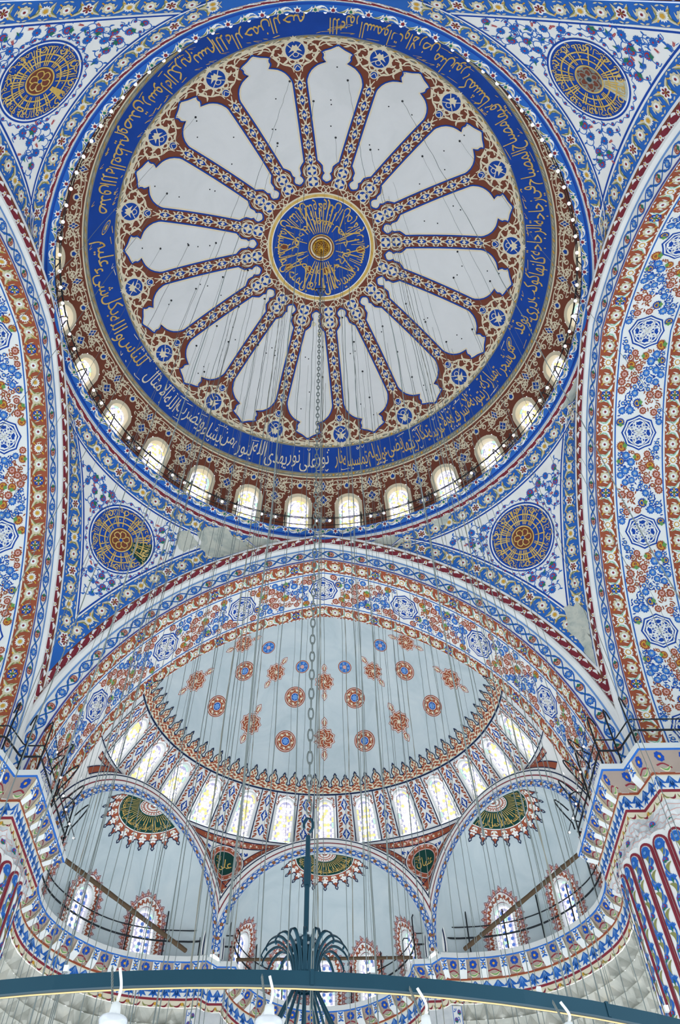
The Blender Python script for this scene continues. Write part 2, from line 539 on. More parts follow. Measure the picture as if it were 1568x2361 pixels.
class Implicit:
    """(u/W(z))^2 + (v/D(z))^2 = 1 in a local frame: half domes and niches"""

    def __init__(s, origin, U, Vv, W, D, c, kmax=1.6):
        s.o = np.array(origin, float); s.U = np.array(U, float); s.Vv = np.array(Vv, float); s.W = W; s.D = D; s.c = np.array(c, float); s.kmax = kmax

    def world(s, u, v, z): return s.o+np.outer(u, s.U)+np.outer(v, s.Vv)+np.outer(z, [0, 0, 1])

    def pos(s, th, z):
        th = np.asarray(th, float); z = np.asarray(z, float)
        return s.world(s.W(z)*np.sin(th), s.D(z)*np.cos(th), z)

    def g(s, P):
        q = P-s.o; u = q@s.U; v = q@s.Vv; z = q[:, 2]
        return (u/s.W(z))**2+(v/s.D(z))**2-1

    def proj(s, P):
        d = P-s.c; lo = np.full(len(P), .3); hi = np.full(len(P), s.kmax)
        for _ in range(26):
            m = (lo+hi)/2; neg = s.g(s.c+d*m[:, None]) < 0
            lo = np.where(neg, m, lo); hi = np.where(neg, hi, m)
        X = s.c+d*lo[:, None]; e = 1e-3
        G = np.stack([s.g(X+np.eye(3)[i]*e)-s.g(X-np.eye(3)[i]*e) for i in range(3)], 1)
        return X, -G/np.maximum(np.linalg.norm(G, axis=1, keepdims=True), 1e-9)


def frame_canvas(mb, proj, P0, up=(0, 0, 1), rot=0, h=.005):
    """tangent canvas round P0: x to the right, y up as seen from the room"""
    P, N = proj(np.array([P0], float)); P = P[0]; N = N[0]
    e2 = np.array(up, float); e2 = e2-N*(e2@N); e2 /= np.linalg.norm(e2); e1 = np.cross(e2, N)
    c, q = math.cos(rot), math.sin(rot); e1, e2 = e1*c+e2*q, e2*c-e1*q
    return Canvas(mb, lambda x, y: proj(P+np.outer(x, e1)+np.outer(y, e2)), h)


class Path:
    """a 3-D edge on a surface; canvas x = length along it, y = distance inwards"""

    def __init__(s, P, proj, inward):
        P = np.asarray(P, float); L = np.r_[0, np.cumsum(np.linalg.norm(np.diff(P, axis=0), axis=1))]
        n = max(int(L[-1]/.08), 8); s.s = np.linspace(0, L[-1], n); s.len = L[-1]
        s.P = np.stack([np.interp(s.s, L, P[:, i]) for i in range(3)], 1)
        T = np.gradient(s.P, axis=0); T /= np.linalg.norm(T, axis=1, keepdims=True)
        _, N = proj(s.P); B = np.cross(N, T); B /= np.linalg.norm(B, axis=1, keepdims=True)
        B[((np.array(inward)-s.P)*B).sum(1) < 0] *= -1
        s.B = B; s.pr = proj

    def raw(s, x, y):
        x = np.asarray(x, float); y = np.asarray(y, float)
        return np.stack([np.interp(x, s.s, s.P[:, i])+y*np.interp(x, s.s, s.B[:, i]) for i in range(3)], 1)

    def fn(s, x, y): return s.pr(s.raw(x, y))


SEMI = Implicit((0, 15, 0), (1, 0, 0), (0, 1, 0), half_w, lambda z: 8*np.sqrt(np.maximum(1-((z-24)/9.3)**2, 1e-5)), (0, 15.4, 24.5))
SD_TOP, SD_BOT = 28.0, 25.5
NR, NZ = 4.4, 20.35


def _nw(r): return lambda z: np.where(z > NZ, np.sqrt(np.maximum(r*r-(z-NZ)**2, 1e-4)), r)


PX = 4.65
NICHE = {}
_dir = np.array([.612, -.791]); _nrm = np.array([.791, .612])
for _k, _o, _U, _V, _dep in (('middle', (0, 22.2, 0), (1, 0, 0), (0, 1, 0), 4.75), ('right', (PX+4.6*_dir[0], 22.2+4.6*_dir[1], 0), (_dir[0], _dir[1], 0), (_nrm[0], _nrm[1], 0), 3.45),
                             ('left', (-PX-4.6*_dir[0], 22.2+4.6*_dir[1], 0), (_dir[0], -_dir[1], 0), (-_nrm[0], _nrm[1], 0), 3.45)):
    _w = _nw(NR); _c = np.array(_o)+np.array(_V)*.6+[0, 0, 21.2]
    NICHE[_k] = Implicit(_o, _U, _V, _w, (lambda z, w=_w, k=_dep/NR: w(z)*k), _c, 2.2)


def niche_face(n, sig, d):
    """plane face round a niche arch: sig = angle from the crown, d = distance outside the edge"""
    r = NR+d; return NICHE[n].world(r*np.sin(sig), -.0*d, NZ+r*np.cos(sig))


ND = .78


class Spandrel:
    def __init__(s, sx): s.sx = sx; s.pp = math.atan2(PX, 7.2)

    def edges(s, psi):
        sn, cs = np.sin(psi), np.cos(psi); mid = psi < s.pp
        ka = 7.2/np.maximum(cs, 1e-6)
        a = np.array([PX, 7.2]); den = sn*_nrm[0]+cs*_nrm[1]; kb = (a@_nrm)/np.maximum(den, 1e-6)
        k = np.where(mid, ka, kb); x = k*sn; y = k*cs
        u = np.where(mid, x, (x-PX)*_dir[0]+(y-7.2)*_dir[1]-4.6)
        zb = NZ+np.sqrt(np.maximum((NR+ND)**2-u*u, .01)); return k, np.minimum(zb, SD_BOT)

    def ring(s, psi):
        w = float(half_w(np.array([SD_BOT]))[0]); d = float(SEMI.D(np.array([SD_BOT]))[0])
        return 1/np.sqrt((np.sin(psi)/w)**2+(np.cos(psi)/d)**2)

    def pos(s, psi, t):
        psi = np.asarray(psi, float); t = np.asarray(t, float)
        k, zb = s.edges(psi); rt = s.ring(psi); r = k+(rt-k)*t; z = zb+(SD_BOT-zb)*t
        r = r+.25*(SD_BOT-zb)/3*4*t*(1-t)
        return np.stack([s.sx*r*np.sin(psi), 15+r*np.cos(psi), z], 1)

    def proj(s, P):
        psi = np.clip(np.arctan2(s.sx*P[:, 0], P[:, 1]-15), 0, 1.54)
        k, zb = s.edges(psi); t = np.clip((P[:, 2]-zb)/np.maximum(SD_BOT-zb, .02), 0, 1)
        return nfun(s.pos, (0, 0, 18), 1e-3)(psi, t)


# cornice line over the piers and round the niches (right half, from the right arch to the middle), at z = 20
CORN = [(16, 9.22), (10.52, 9.24), (10.25, 10.27), (9.5, 10.27), (9.5, 15.2), (10.26, 15.41)]
CORN_S = [(10.6, 16.05), (10.8, 16.9), (10.86, 17.8), (10.75, 18.7), (10.42, 19.5), (9.96, 20.23), (9.3, 20.98), (8.55, 21.53), (7.6, 21.93), (6.7, 22.12), (5.7, 22.2)]
CORN_T = [(4.88, 22.12), (4.5, 22.61), (3.72, 22.64)]
CORN_M = [(3.62, 23.4), (3.38, 24.15), (2.95, 24.95), (2.35, 25.6), (1.65, 26.1), (.85, 26.43)]
_half = CORN+list(map(tuple, smooth(CORN_S, 3)))+CORN_T+list(map(tuple, smooth(CORN_M+[(0, 26.55)], 3)[:-1]))
CORN_PL = np.array(_half+[(0, 26.55)]+[(-x, y) for x, y in _half[::-1]])


def corner_offsets(P):
    """outward (towards the wall) mitred normals of the cornice line"""
    T = np.diff(P, axis=0); T /= np.linalg.norm(T, axis=1, keepdims=True)
    n = np.stack([-T[:, 1], T[:, 0]], 1)          # left of travel
    A = np.vstack([n[:1], n]); B = np.vstack([n, n[-1:]]); m = A+B; m /= np.linalg.norm(m, axis=1, keepdims=True)
    k = 1/np.maximum((m*A).sum(1), .5)
    return m*k[:, None]


CN = corner_offsets(CORN_PL)
if (CN[len(CN)//2] @ np.array([0, 1])) < 0: CN = -CN
CL = np.r_[0, np.cumsum(np.linalg.norm(np.diff(CORN_PL, axis=0), axis=1))]
CPROF = [(0, 20.0), (0, 19.78), (.06, 19.74), (.5, 19.2), (.52, 19.1), (.56, 18.58), (.6, 18.5), (.62, 18.24)]
CPS = np.r_[0, np.cumsum(np.hypot(*np.diff(np.array(CPROF), axis=0).T))]


def corn_pos(x, y):
    """x along the cornice, y = depth down its profile"""
    x = np.asarray(x, float); y = np.asarray(y, float); pr = np.array(CPROF)
    o = np.interp(y, CPS, pr[:, 0]); z = np.interp(y, CPS, pr[:, 1])
    px = np.interp(x, CL, CORN_PL[:, 0])+o*np.interp(x, CL, CN[:, 0]); py = np.interp(x, CL, CORN_PL[:, 1])+o*np.interp(x, CL, CN[:, 1])
    return np.stack([px, py, z], 1)
# ------------------------------------------------------------------ large structure
ST = dict(kind='structure')


def arch_outline(a, h, yb, n=18, point=0.):
    """window outline: from bottom left up over the arch to bottom right; h = springing above yb"""
    t = np.linspace(-PI/2, PI/2, n+1)
    pts = np.stack([a*np.sin(t), yb+h+(a+point*(1-np.abs(np.sin(t))))*np.cos(t)], 1)
    k = max(int(h/.12), 3); y = np.linspace(yb, yb+h, k+1)[:-1]
    return np.vstack([np.stack([np.full(k, -a), y], 1), pts, np.stack([np.full(k, a), y[::-1]], 1)])


def in_arch(x, y, a, h, yb, g=0.):
    """inside the outline grown by g"""
    return (np.abs(x) < a+g) & (y > yb-g) & (((y-(yb+h)) < 0) | (x*x+(y-yb-h)**2 < (a+g)**2))


# main dome shell, in painted zones
SB = dict(med=s_of_r(2.75), b0=s_of_r(9.78), b1=s_of_r(9.94), b2=s_of_r(10.96), b3=s_of_r(11.12))
pp = np.linspace(0, 2*PI, 337)


def zone(mb, s0, s1, key, n=8):
    surf(mb, lambda p, s: dome_fn(0)(p*np.maximum(np.interp(s, _sf, PR[:, 0]), .3), -s)[0], pp, np.linspace(s0, s1, n), key)


DOMEMB = MB(); zone(DOMEMB, SB['med'], SB['b0'], 'brown', 40)
BANDMB = MB(); zone(BANDMB, SB['b0'], SB['b1'], 'grey', 3); zone(BANDMB, SB['b1'], SB['b2'], 'blue', 9); zone(BANDMB, SB['b2'], SB['b3'], 'grey', 3)
MEDMB = MB(); zone(MEDMB, 0, SB['med'], 'blue', 14)
WIN_A, WIN_F = .56, .75                  # half widths of glass and frame, drum windows
WS = s_of_r(11.6)+.27                    # crown of the frame, measured down the shell
WYB = -S_END+.15; WH = -(WS)-WYB-WIN_F
DRUMMB = MB(); nb = 28*22
pd = np.linspace(0, 2*PI, nb+1); sd = np.linspace(SB['b3'], S_END, 36)


def _dm(p, s):
    q = (np.asarray(p)/(2*PI)*28+.5) % 1.0-.5          # bay-local, window axis at 0
    x = q*2*PI/28*np.interp(s, _sf, PR[:, 0])
    return ~in_arch(x, -np.asarray(s), WIN_A, WH, WYB, .06)


surf(DRUMMB, lambda p, s: dome_fn(PI/28)(p*np.interp(s, _sf, PR[:, 0]), -s)[0], pd, sd, 'brown', True, _dm)
# ring cornice
RINGMB = MB()
for i in range(len(RING)-1):
    surf(RINGMB, lambda p, k, a=RING[i], b=RING[i+1]: np.stack([(a[0]+(b[0]-a[0])*k)*np.sin(p), (a[0]+(b[0]-a[0])*k)*np.cos(p), a[1]+(b[1]-a[1])*k], 1), np.linspace(0, 2*PI, 289), [0, 1],
         ['stone', 'royal', 'royal', 'royal', 'royal', 'blue', 'blue', 'white', 'white', 'chalk', 'chalk', 'chalk'][i], i in (1, 2, 3, 4))
AMB = {}
for k, A in ARCH.items():
    sg = np.unique(np.r_[np.linspace(-SIG, SIG, 181), 0])
    m1, m2 = MB(), MB()
    for e0, e1, key in ((0, .72, 'rust'), (.72, 2.86, 'chalk'), (2.86, 3.6, 'rust')):
        surf(m1, A.soffit, sg, np.linspace(e0, e1, 5), key)
    surf(m2, A.face, sg, FACE_D, 'chalk', False)
    AMB[k] = (m1, m2)
PEN = {}
for sx in (1, -1):
    for sy in (1, -1):
        p = Pendentive(sx, sy); mb = MB()
        us = np.unique(np.r_[np.linspace(0, PI/2, 91), p.pc]); surf(mb, p.pos, us, np.linspace(0, 1, 40), 'royal')
        PEN[(sx, sy)] = (p, mb)
# plain half domes and walls that close the other three sides
SIDE = {}
for k, A in ARCH.items():
    if k == 'far': continue
    mb = MB(); zz_ = np.r_[np.linspace(9, 20.4, 12), 24+9.3*np.sin(np.linspace(-.37, PI/2-.02, 30))]

    def sp(t, z, A=A):
        zc = np.maximum(z, 20.4); L = half_w(zc)*np.sin(t); o = 3.6+8*np.sqrt(np.maximum(1-((np.maximum(zc, 24)-24)/9.3)**2, 1e-5))*np.cos(t)
        return A.world(L, o, z)
    surf(mb, sp, np.linspace(-PI/2, PI/2, 49), zz_, 'cloud'); SIDE[k] = mb
# half dome: upper shell and the drum of windows below its ring
SEMIMB = MB(); a0 = math.asin((SD_TOP-24)/9.3)
surf(SEMIMB, SEMI.pos, np.linspace(-PI/2, PI/2, 121), 24+9.3*np.sin(np.linspace(a0, PI/2-.015, 50)), 'cloud')


def semi_fn(th0):
    """canvas on the half-dome drum: x along, y = z"""
    def pos(x, y):
        th = th0+np.asarray(x, float)/8.3
        return SEMI.pos(th, np.asarray(y, float))
    return nfun(pos, (0, 15, 24))


SW_A, SW_YB, SW_H = .40, 25.68, 1.62
SDRUM = MB(); nb = 13*24
th = np.linspace(-PI/2, PI/2, 14*22+1); zz = np.linspace(20.4, SD_TOP, 60)
SWSTEP = math.radians(13.05)


def _sm(t, z):
    q = np.asarray(t)/SWSTEP; k = np.round(q); x = (q-k)*SWSTEP*8.3
    return ~(in_arch(x, np.asarray(z), SW_A, SW_H, SW_YB, .05) & (np.abs(k) <= 6))


def _drum(t, z):
    P = SEMI.pos(t, z); low = np.asarray(z) < SD_BOT
    P[low] = P[low]+np.stack([.5*np.sin(t[low]), .5*np.cos(t[low]), 0*t[low]], 1); return P


surf(SDRUM, SEMI.pos, th, np.linspace(SD_BOT, SD_TOP, 26), 'plaster', True, _sm)
SPAN = {}
for sx in (1, -1):
    s_ = Spandrel(sx); mb = MB(); us = np.unique(np.r_[np.linspace(0, 1.53, 110), s_.pp])
    surf(mb, s_.pos, us, np.linspace(0, 1, 16), 'chalk'); SPAN[sx] = (s_, mb)
NMB = {}
NWIN = dict(middle=[(-62, 0), (-27, 0), (0, 0), (27, 0), (62, 0)], right=[(-40, 0), (2, 0), (43, 0), (70, 9)], left=[(40, 0), (-2, 0), (-43, 0), (-70, 9)])
NW_A, NW_YB, NW_H = .43, 20.16, 1.45


def niche_xy(k, th):
    """canvas on a niche wall round azimuth th: x = length along, y = z"""
    n = NICHE[k]; tt = np.linspace(-PI/2, PI/2, 721); q = n.pos(tt, np.full(721, 20.3)); L = np.r_[0, np.cumsum(np.linalg.norm(np.diff(q, axis=0), axis=1))]
    l0 = np.interp(th, tt, L)

    def pos(x, y): return n.pos(np.interp(l0+np.asarray(x, float), L, tt), np.asarray(y, float))
    return nfun(pos, n.c), tt, L, l0


for k, n in NICHE.items():
    mb = MB(); tt = np.linspace(-PI/2, PI/2, 161); z = np.r_[np.linspace(19.9, 23, 32), NZ+NR*np.sin(np.linspace(math.asin(2.65/NR)+.04, PI/2-.02, 22))]
    _, t_, L_, _ = niche_xy(k, 0)

    def nm(t, z, k=k, t_=t_, L_=L_):
        ok = np.ones(len(t), bool); l = np.interp(t, t_, L_)
        for a, blind in NWIN[k]:
            if blind == 9: continue
            l0 = np.interp(math.radians(a), t_, L_); ok &= ~in_arch(l-l0, z, NW_A, NW_H, NW_YB, .04)
        return ok
    surf(mb, n.pos, tt, z, 'cloud', True, nm)
    surf(mb, lambda a, d, k=k: niche_face(k, a, d), np.linspace(-1.63, 1.63, 90), np.linspace(0, ND+.02, 5), 'chalk')
    NMB[k] = mb
# cornice and the stone wall under it
CORNMB = MB()
for j in range(len(CPROF)-1):
    surf(CORNMB, corn_pos, CL, [CPS[j], CPS[j+1]], ['white', 'royal', 'tan', 'rust', 'white', 'maroon', 'cream'][j], False)
k = len(CL); top = np.concatenate([np.c_[CORN_PL, np.full(k, 20.0)], np.c_[CORN_PL+CN*1.3, np.full(k, 20.0)]])
CORNMB.add(top, [(i, i+1, i+1+k, i+k) for i in range(k-1)], 'white', False)
# ------------------------------------------------------------------ dome paintwork
NUM = ['first', 'second', 'third', 'fourth', 'fifth', 'sixth', 'seventh', 'eighth', 'ninth', 'tenth', 'eleventh', 'twelfth', 'thirteenth', 'fourteenth']
ceiling = DOMEMB   # keeps collecting until built
RIBPSI = [3.247-i*2*PI/16 for i in range(16)]
HALF = PI/16
SG = np.array([10.42, 10.33, 10.2, 10.1, 10.02, 9.93, 9.83, 9.73, 9.62, 9.52, 9.44, 9.36, 9.24, 9.1, 8.9, 8.65])
WG = np.array([.005, .12, .32, .56, .68, .62, .6, .63, .58, .48, .68, .84, .98, 1.1, 1.2, 1.262])


def full_w(s): return np.interp(s, _sf, PR[:, 0])*math.tan(HALF)-.335


_si = np.linspace(8.5, 4.5, 18)
_sI = np.array([4.36, 4.22, 4.08, 3.95, 3.84, 3.74, 3.62, 3.52, 3.44, 3.36]); _wI = np.array([.40, .27, .25, .24, .15, .22, .25, .22, .12, .005])
PSG = np.r_[SG, _si, _sI]; PWG = np.r_[WG, full_w(_si), _wI]


def vine(pts, w, key='cream', l=2, taper=False): return line2(pts, w, key, l, False, taper)


def leaves_on(pts, every, size, key='cream', l=2, ph=0):
    out = []; pts = np.asarray(pts); k = int(every)
    for i, j in enumerate(range(2+ph, len(pts)-2, k)):
        T = pts[j+1]-pts[j-1]; T = T/np.hypot(*T); n = np.array([-T[1], T[0]])*(1 if i % 2 else -1)
        out.append(leaf2(pts[j], pts[j]+(n*.9+T*.75)*size, size*.5, key, l, .2*(1 if i % 2 else -1)))
    return out


def mirror(sh): return sh+xf(sh, flip=True)


def rib_motif():
    o = []
    # chain of lozenges down the rib
    ys = np.arange(4.55, 8.75, .76); t = np.linspace(4.2, 9.0, 90)
    for sgn in (1, -1):
        c = np.stack([sgn*.125*np.cos((t-4.55)*2*PI/.76*.5), -t], 1); o.append(vine(c, .042))
    for y in ys:
        o += [poly(star(4, .1, .2)*[.72, 1.15], 'royal', 1, (0, -y))] if 0 else []
        o += xf([poly(np.array([(0, .25), (.13, .1), (.15, 0), (.13, -.1), (0, -.25), (-.13, -.1), (-.15, 0), (-.13, .1)]), 'blue', 1), poly(lobes(4, .085, .3, 4), 'cream', 3)], dx=0, dy=-y)
        for sg in (1, -1):
            o += xf([leaf2((.1*sg, .16), (.24*sg, .02), .07, 'cream', 2, .2*sg), leaf2((.1*sg, -.16), (.24*sg, -.02), .07, 'cream', 2, -.2*sg)], dy=-y)
            o += xf([leaf2((0, .1), (.2*sg, .0), .08, 'cream', 2, .35*sg), leaf2((0, .1), (.06*sg, -.12), .06, 'cream', 2)], dy=-y-.38)
    # two blue flowers on the neck towards the crown
    for y, r in ((3.98, .22), (3.42, .24)):
        o += xf([poly(lobes(4, r*1.25, .16, 5, PI/4), 'cream', 1), poly(lobes(4, r, .1, 5, PI/4), 'blue', 2), poly(lobes(4, r*.62, .45, 5), 'cream', 3)], dy=-y)
        o += mirror([vine(smooth([(.05, -y+.3), (.33, -y+.22), (.36, -y-.05), (.2, -y-.26), (.02, -y-.3)], 5), .045)])
    o += mirror([vine(smooth([(.25, -3.2), (.5, -3.12), (.56, -2.93), (.4, -2.85), (.34, -2.98)], 5), .05), vine(smooth([(.1, -3.15), (.3, -2.95), (.5, -3.2), (.62, -3.15)], 5), .04),
                 vine(smooth([(.3, -4.3), (.42, -4.05), (.38, -3.8)], 5), .035)])
    # outer medallion and its scrolls
    y = -10.17
    o += xf([poly(lobes(10, .56, .07, 4), 'cream', 1), poly(circ(.42, 24)*[1, 1.12], 'blue', 2),
             poly(np.array([(0, .12), (.1, .0), (.3, .08), (.16, -.1), (.08, -.3), (0, -.22), (-.08, -.3), (-.16, -.1), (-.3, .08), (-.1, .0)]), 'cream', 3, (0, -.08)),
             line2(smooth([(-.3, .3), (0, .05), (.3, -.32)], 5), .04, 'cream', 3), line2(smooth([(.3, .3), (0, .05), (-.3, -.32)], 5), .04, 'cream', 3),
             line2(circ(.12, 10, .0, .22), .035, 'cream', 3, True)], dy=y)
    o += xf([poly(circ(.2, 12)*[1, 1.1], 'cream', 1), poly(circ(.155, 12)*[1, 1.1], 'blue', 2), line2(smooth([(-.15, .1), (0, -.1), (.15, .1)], 4), .035, 'cream', 3)], dy=-9.28)
    H = [vine(smooth([(.02, -9.55), (.22, -9.5), (.32, -9.66), (.2, -9.8), (.06, -9.68), (.1, -9.5), (.3, -9.42), (.55, -9.5), (.75, -9.7), (.92, -9.95), (.98, -10.2), (.86, -10.38), (.66, -10.36)], 6), .06),
         vine(smooth([(.5, -10.25), (.62, -10.05), (.86, -9.98), (1.0, -10.1)], 6), .05), vine(spiral((.8, -9.83), .13, 0, -1.2), .05),
         vine(smooth([(.12, -10.72), (.5, -10.6), (.8, -10.45), (1.02, -10.3), (1.12, -10.5), (1.35, -10.62), (1.7, -10.6), (2.02, -10.72)], 6), .06),
         vine(smooth([(.6, -10.78), (1.0, -10.66), (1.4, -10.82), (1.75, -10.72), (2.05, -10.62)], 6), .05),
         vine(smooth([(1.1, -10.32), (1.3, -10.45), (1.65, -10.5), (2.0, -10.52)], 5), .045)]
    for v_ in ((.5, -9.68, .2, .9), (.95, -9.85, .22, -.6), (1.02, -10.25, .22, .5), (.62, -10.05, .18, 2.2), (.72, -10.5, .24, -.9), (1.35, -10.68, .24, 1.3), (1.68, -10.66, .22, -1.2), (1.05, -10.72, .2, 1.2), (1.9, -10.6, .2, .3), (.35, -10.66, .2, -1.2), (.85, -9.62, .16, .4), (.42, -9.42, .18, -1.), (1.5, -10.46, .18, 1.)):
        a = v_[3]; H.append(leaf2((v_[0]-v_[2]*math.sin(a), v_[1]-v_[2]*math.cos(a)), (v_[0]+v_[2]*math.sin(a), v_[1]+v_[2]*math.cos(a)), v_[2]*.55, 'cream', 2, .15))
    H += [vine(smooth([(.18, -9.05), (.24, -9.3), (.4, -9.42)], 4), .04)]
    o += mirror(H)
    o += xf([poly(star(8, .1, .2), 'cream', 3)], dy=-10.76)
    return o


RIBM = rib_motif()
panels, ribs = [], []
for i, psi in enumerate(RIBPSI):
    mb = MB(); cv = Canvas(mb, dome_fn(psi)); cv.draw(RIBM); ribs.append(mb)
    mb = MB(); cv = Canvas(mb, dome_fn(psi-HALF))
    for a in np.linspace(-1, 1, 9)[:-1]:
        V = np.vstack([np.stack([PWG*a, -PSG], 1), np.stack([PWG*(a+.25), -PSG], 1)]); k = len(PSG); q = np.arange(k-1)
        F = np.stack([q, q+1, q+1+k, q+k], 1); cv.shape((V, np.concatenate([F[:, :3], F[:, [0, 2, 3]]]), 'plaster', 2))
    out = np.vstack([np.stack([PWG, -PSG], 1), np.stack([-PWG[::-1], -PSG[::-1]], 1)])
    cv.shape(strip2(out, -.045, .03, 'blue', 3, True)); cv.shape(strip2(out, .03, .11, 'cream', 3, True))
    for _ in range(4):
        s = rnd.uniform(5.5, 9.6); x = rnd.uniform(-.6, .6)*np.interp(s, PSG[::-1], PWG[::-1]); cv.draw([poly(circ(.035, 8), 'iron', 4)], x, -s)
    panels.append(mb)
# border round the crown roundel
cvD = Canvas(DOMEMB, dome_fn(0))
t = np.linspace(0, 2*PI, 181)
cvF = Canvas(MEDMB, dome_flat)
for r0, r1, key in ((2.76, 2.84, 'cream'), (2.62, 2.76, 'goldleaf'), (2.57, 2.62, 'chalk')): cvF.shape(strip2(circ((r0+r1)/2, 120), -(r1-r0)/2, (r1-r0)/2, key, 2, True))


def radial_text(cv, words, r_base, h, m, layer, a0=0., sweep=2*PI, xs=1.):
    """words round a circle, tops pointing outwards or inwards (h < 0 -> tops towards the centre)"""
    wd = np.array([max(text_mesh(w_)[0][:, 0].max(), .3)+.18 for w_ in words]); e = np.r_[0, np.cumsum(wd)]/wd.sum()*sweep

    def f(i, u, v):
        a = a0-(e[i]+(e[i+1]-e[i])*(.96-u*.92)) if h < 0 else a0+(e[i]+(e[i+1]-e[i])*(.96-u*.92))
        r = r_base+h*v; return r*np.sin(a), r*np.cos(a)
    draw_text(cv, words, f, m, layer)


# crown roundel: two courses of gilt lettering with long stems towards the centre
radial_text(cvF, 'ان الله يمسك السموات والارض ان تزولا ولئن زالتا ان امسكهما من احد من بعده'.split(), 2.3, -1.0, 'goldleaf', 3, a0=PI)
radial_text(cvF, 'انه كان حليما غفورا الله نور السموات'.split(), 1.42, -.62, 'goldleaf', 4, a0=PI*.9)
for a in np.r_[np.linspace(-.5, .42, 9), np.linspace(2.7, 3.6, 8), 1.15, 1.35, 1.8, 4.2, 4.45, 5.0]:
    c = np.array([(math.sin(a)*r, math.cos(a)*r) for r in np.linspace(.78, 2.15+.25*math.sin(a*9), 6)]); cvF.shape(line2(c, np.linspace(.035, .07, 6), 'goldleaf', 5))
for a in (.9, 1.9, 2.5, 3.9, 4.9, 5.6):
    c = np.array([(math.sin(a+.22*q)*(1.2+.5*q*q), math.cos(a+.22*q)*(1.2+.5*q*q)) for q in np.linspace(-1.4, 1.4, 12)]); cvF.shape(line2(c, .06, 'goldleaf', 5))
for a, r in ((1.62, 2.05), (4.75, 1.95), (4.2, 2.0), (3.7, 1.35), (2.95, 1.25)):
    cvF.draw([poly(np.array([(0, .24), (.13, .05), (.1, -.12), (0, -.18), (-.1, -.12), (-.13, .05)]), 'brown', 4), line2(np.array([(0, .27), (.15, .05), (.11, -.14), (0, -.2), (-.11, -.14), (-.15, .05)]), .045, 'goldleaf', 5, True)], r*math.sin(a), r*math.cos(a), 1, -a)
for r, wd, key in ((.66, .05, 'goldleaf'), (.6, .07, 'brown'), (.53, .09, 'cream'), (.46, .06, 'brown')): cvF.shape(strip2(circ(r, 48), -wd/2, wd/2, key, 5, True))
# inscription band
cvB = Canvas(BANDMB, dome_fn(0))
for s0, s1 in ((SB['b0']-.07, SB['b0']), (SB['b3'], SB['b3']+.07)):
    x = np.linspace(0, 2*PI, 241)

    def ringstrip(mb, s0, s1, key, lay):
        V = []; 
        for s in (s0, s1): V.append(np.stack([x*np.interp(s, _sf, PR[:, 0]), np.full(241, -s)], 1))
        P, N = dome_fn(0)(*np.vstack(V).T); q = np.arange(240); F = np.stack([q, q+1, q+242, q+241], 1); mb.add(P+N*.005*lay, F, key)
    ringstrip(BANDMB, s0, s1, 'cream', 2)
for s, n in (((SB['b0']+SB['b1'])/2, 112), ((SB['b2']+SB['b3'])/2, 124)):
    R_ = float(np.interp(s, _sf, PR[:, 0])); X = np.arange(n)*2*PI*R_/n
    cvB.many([poly(circ(.06, 8), 'amber', 1)], X, -s)
    cvB.many([leaf2((-.17, -.02), (-.02, .05), .05, 'sand', 1), leaf2((.02, -.05), (.17, .02), .05, 'sand', 1)], X+PI*R_/n, -s)
V1 = 'الله نور السموات والارض مثل نوره كمشكاة فيها مصباح المصباح في زجاجة الزجاجة كانها كوكب دري يوقد من شجرة مباركة زيتونة لا شرقية ولا غربية يكاد زيتها يضيء ولو لم تمسسه نار'.split()
V2 = 'نور على نور يهدي الله لنوره من يشاء ويضرب الله الامثال للناس والله بكل شيء عليم'.split()
V3 = 'صدق الله العظيم وصدق رسوله الكريم بسم الله الرحمن الرحيم'.split()


def band_text(words, p0, p1):
    wd = np.array([max(text_mesh(w_)[0][:, 0].max(), .35)+.12 for w_ in words]); e = np.r_[0, np.cumsum(wd)]/wd.sum()

    def f(i, u, v):
        s = SB['b2']-.42+(.12 if i % 2 else -.1)-v*1.18; pr = p0+(p1-p0)*(e[i]+.02*(e[i+1]-e[i])); pl = p0+(p1-p0)*e[i+1]
        s = np.clip(s, SB['b1']+.05, SB['b2']-.05)
        return (pl+(pr-pl)*u)*np.interp(s, _sf, PR[:, 0]), -s
    draw_text(cvB, words, f, 'cream' if p0 < 1.2 and p1 > -1.6 else 'goldleaf', 2)


# split so that the lighter lettering lies on the far side
_n = len(V1); band_text(V1[:17], PI*.985, 1.27); band_text(V1[17:], 1.2, .06); band_text(V2[:11], .03, -1.05); band_text(V2[11:], -1.1, -1.72); band_text(V3, -1.84, -PI*.985)
for k in range(150):
    a = rnd.uniform(-PI, PI); s = rnd.choice([SB['b1']+.13, SB['b1']+.2, SB['b2']-.16]); R_ = float(np.interp(s, _sf, PR[:, 0])); key = 'cream' if -1.6 < a < 1.2 else 'goldleaf'
    cvB.draw([rnd.choice([line2(smooth([(-.09, .05), (0, -.06), (.09, .07)], 4), .03, key, 2), poly(np.array([(0, .05), (.05, 0), (0, -.05), (-.05, 0)]), key, 2), line2(np.array([(-.2, -.03), (0, 0), (.2, .03)]), .03, key, 2)])], a*R_, -s)
for a in (-1.78, 3.05, 1.2):
    s = (SB['b1']+SB['b2'])/2-.25; cvB.draw([line2(circ(.2, 20), .035, 'goldleaf', 2, True), line2(circ(.13, 14), .02, 'sky', 2, True), poly(lobes(6, .08, .3, 3), 'goldleaf', 2)], a*float(np.interp(s, _sf, PR[:, 0])), -s)
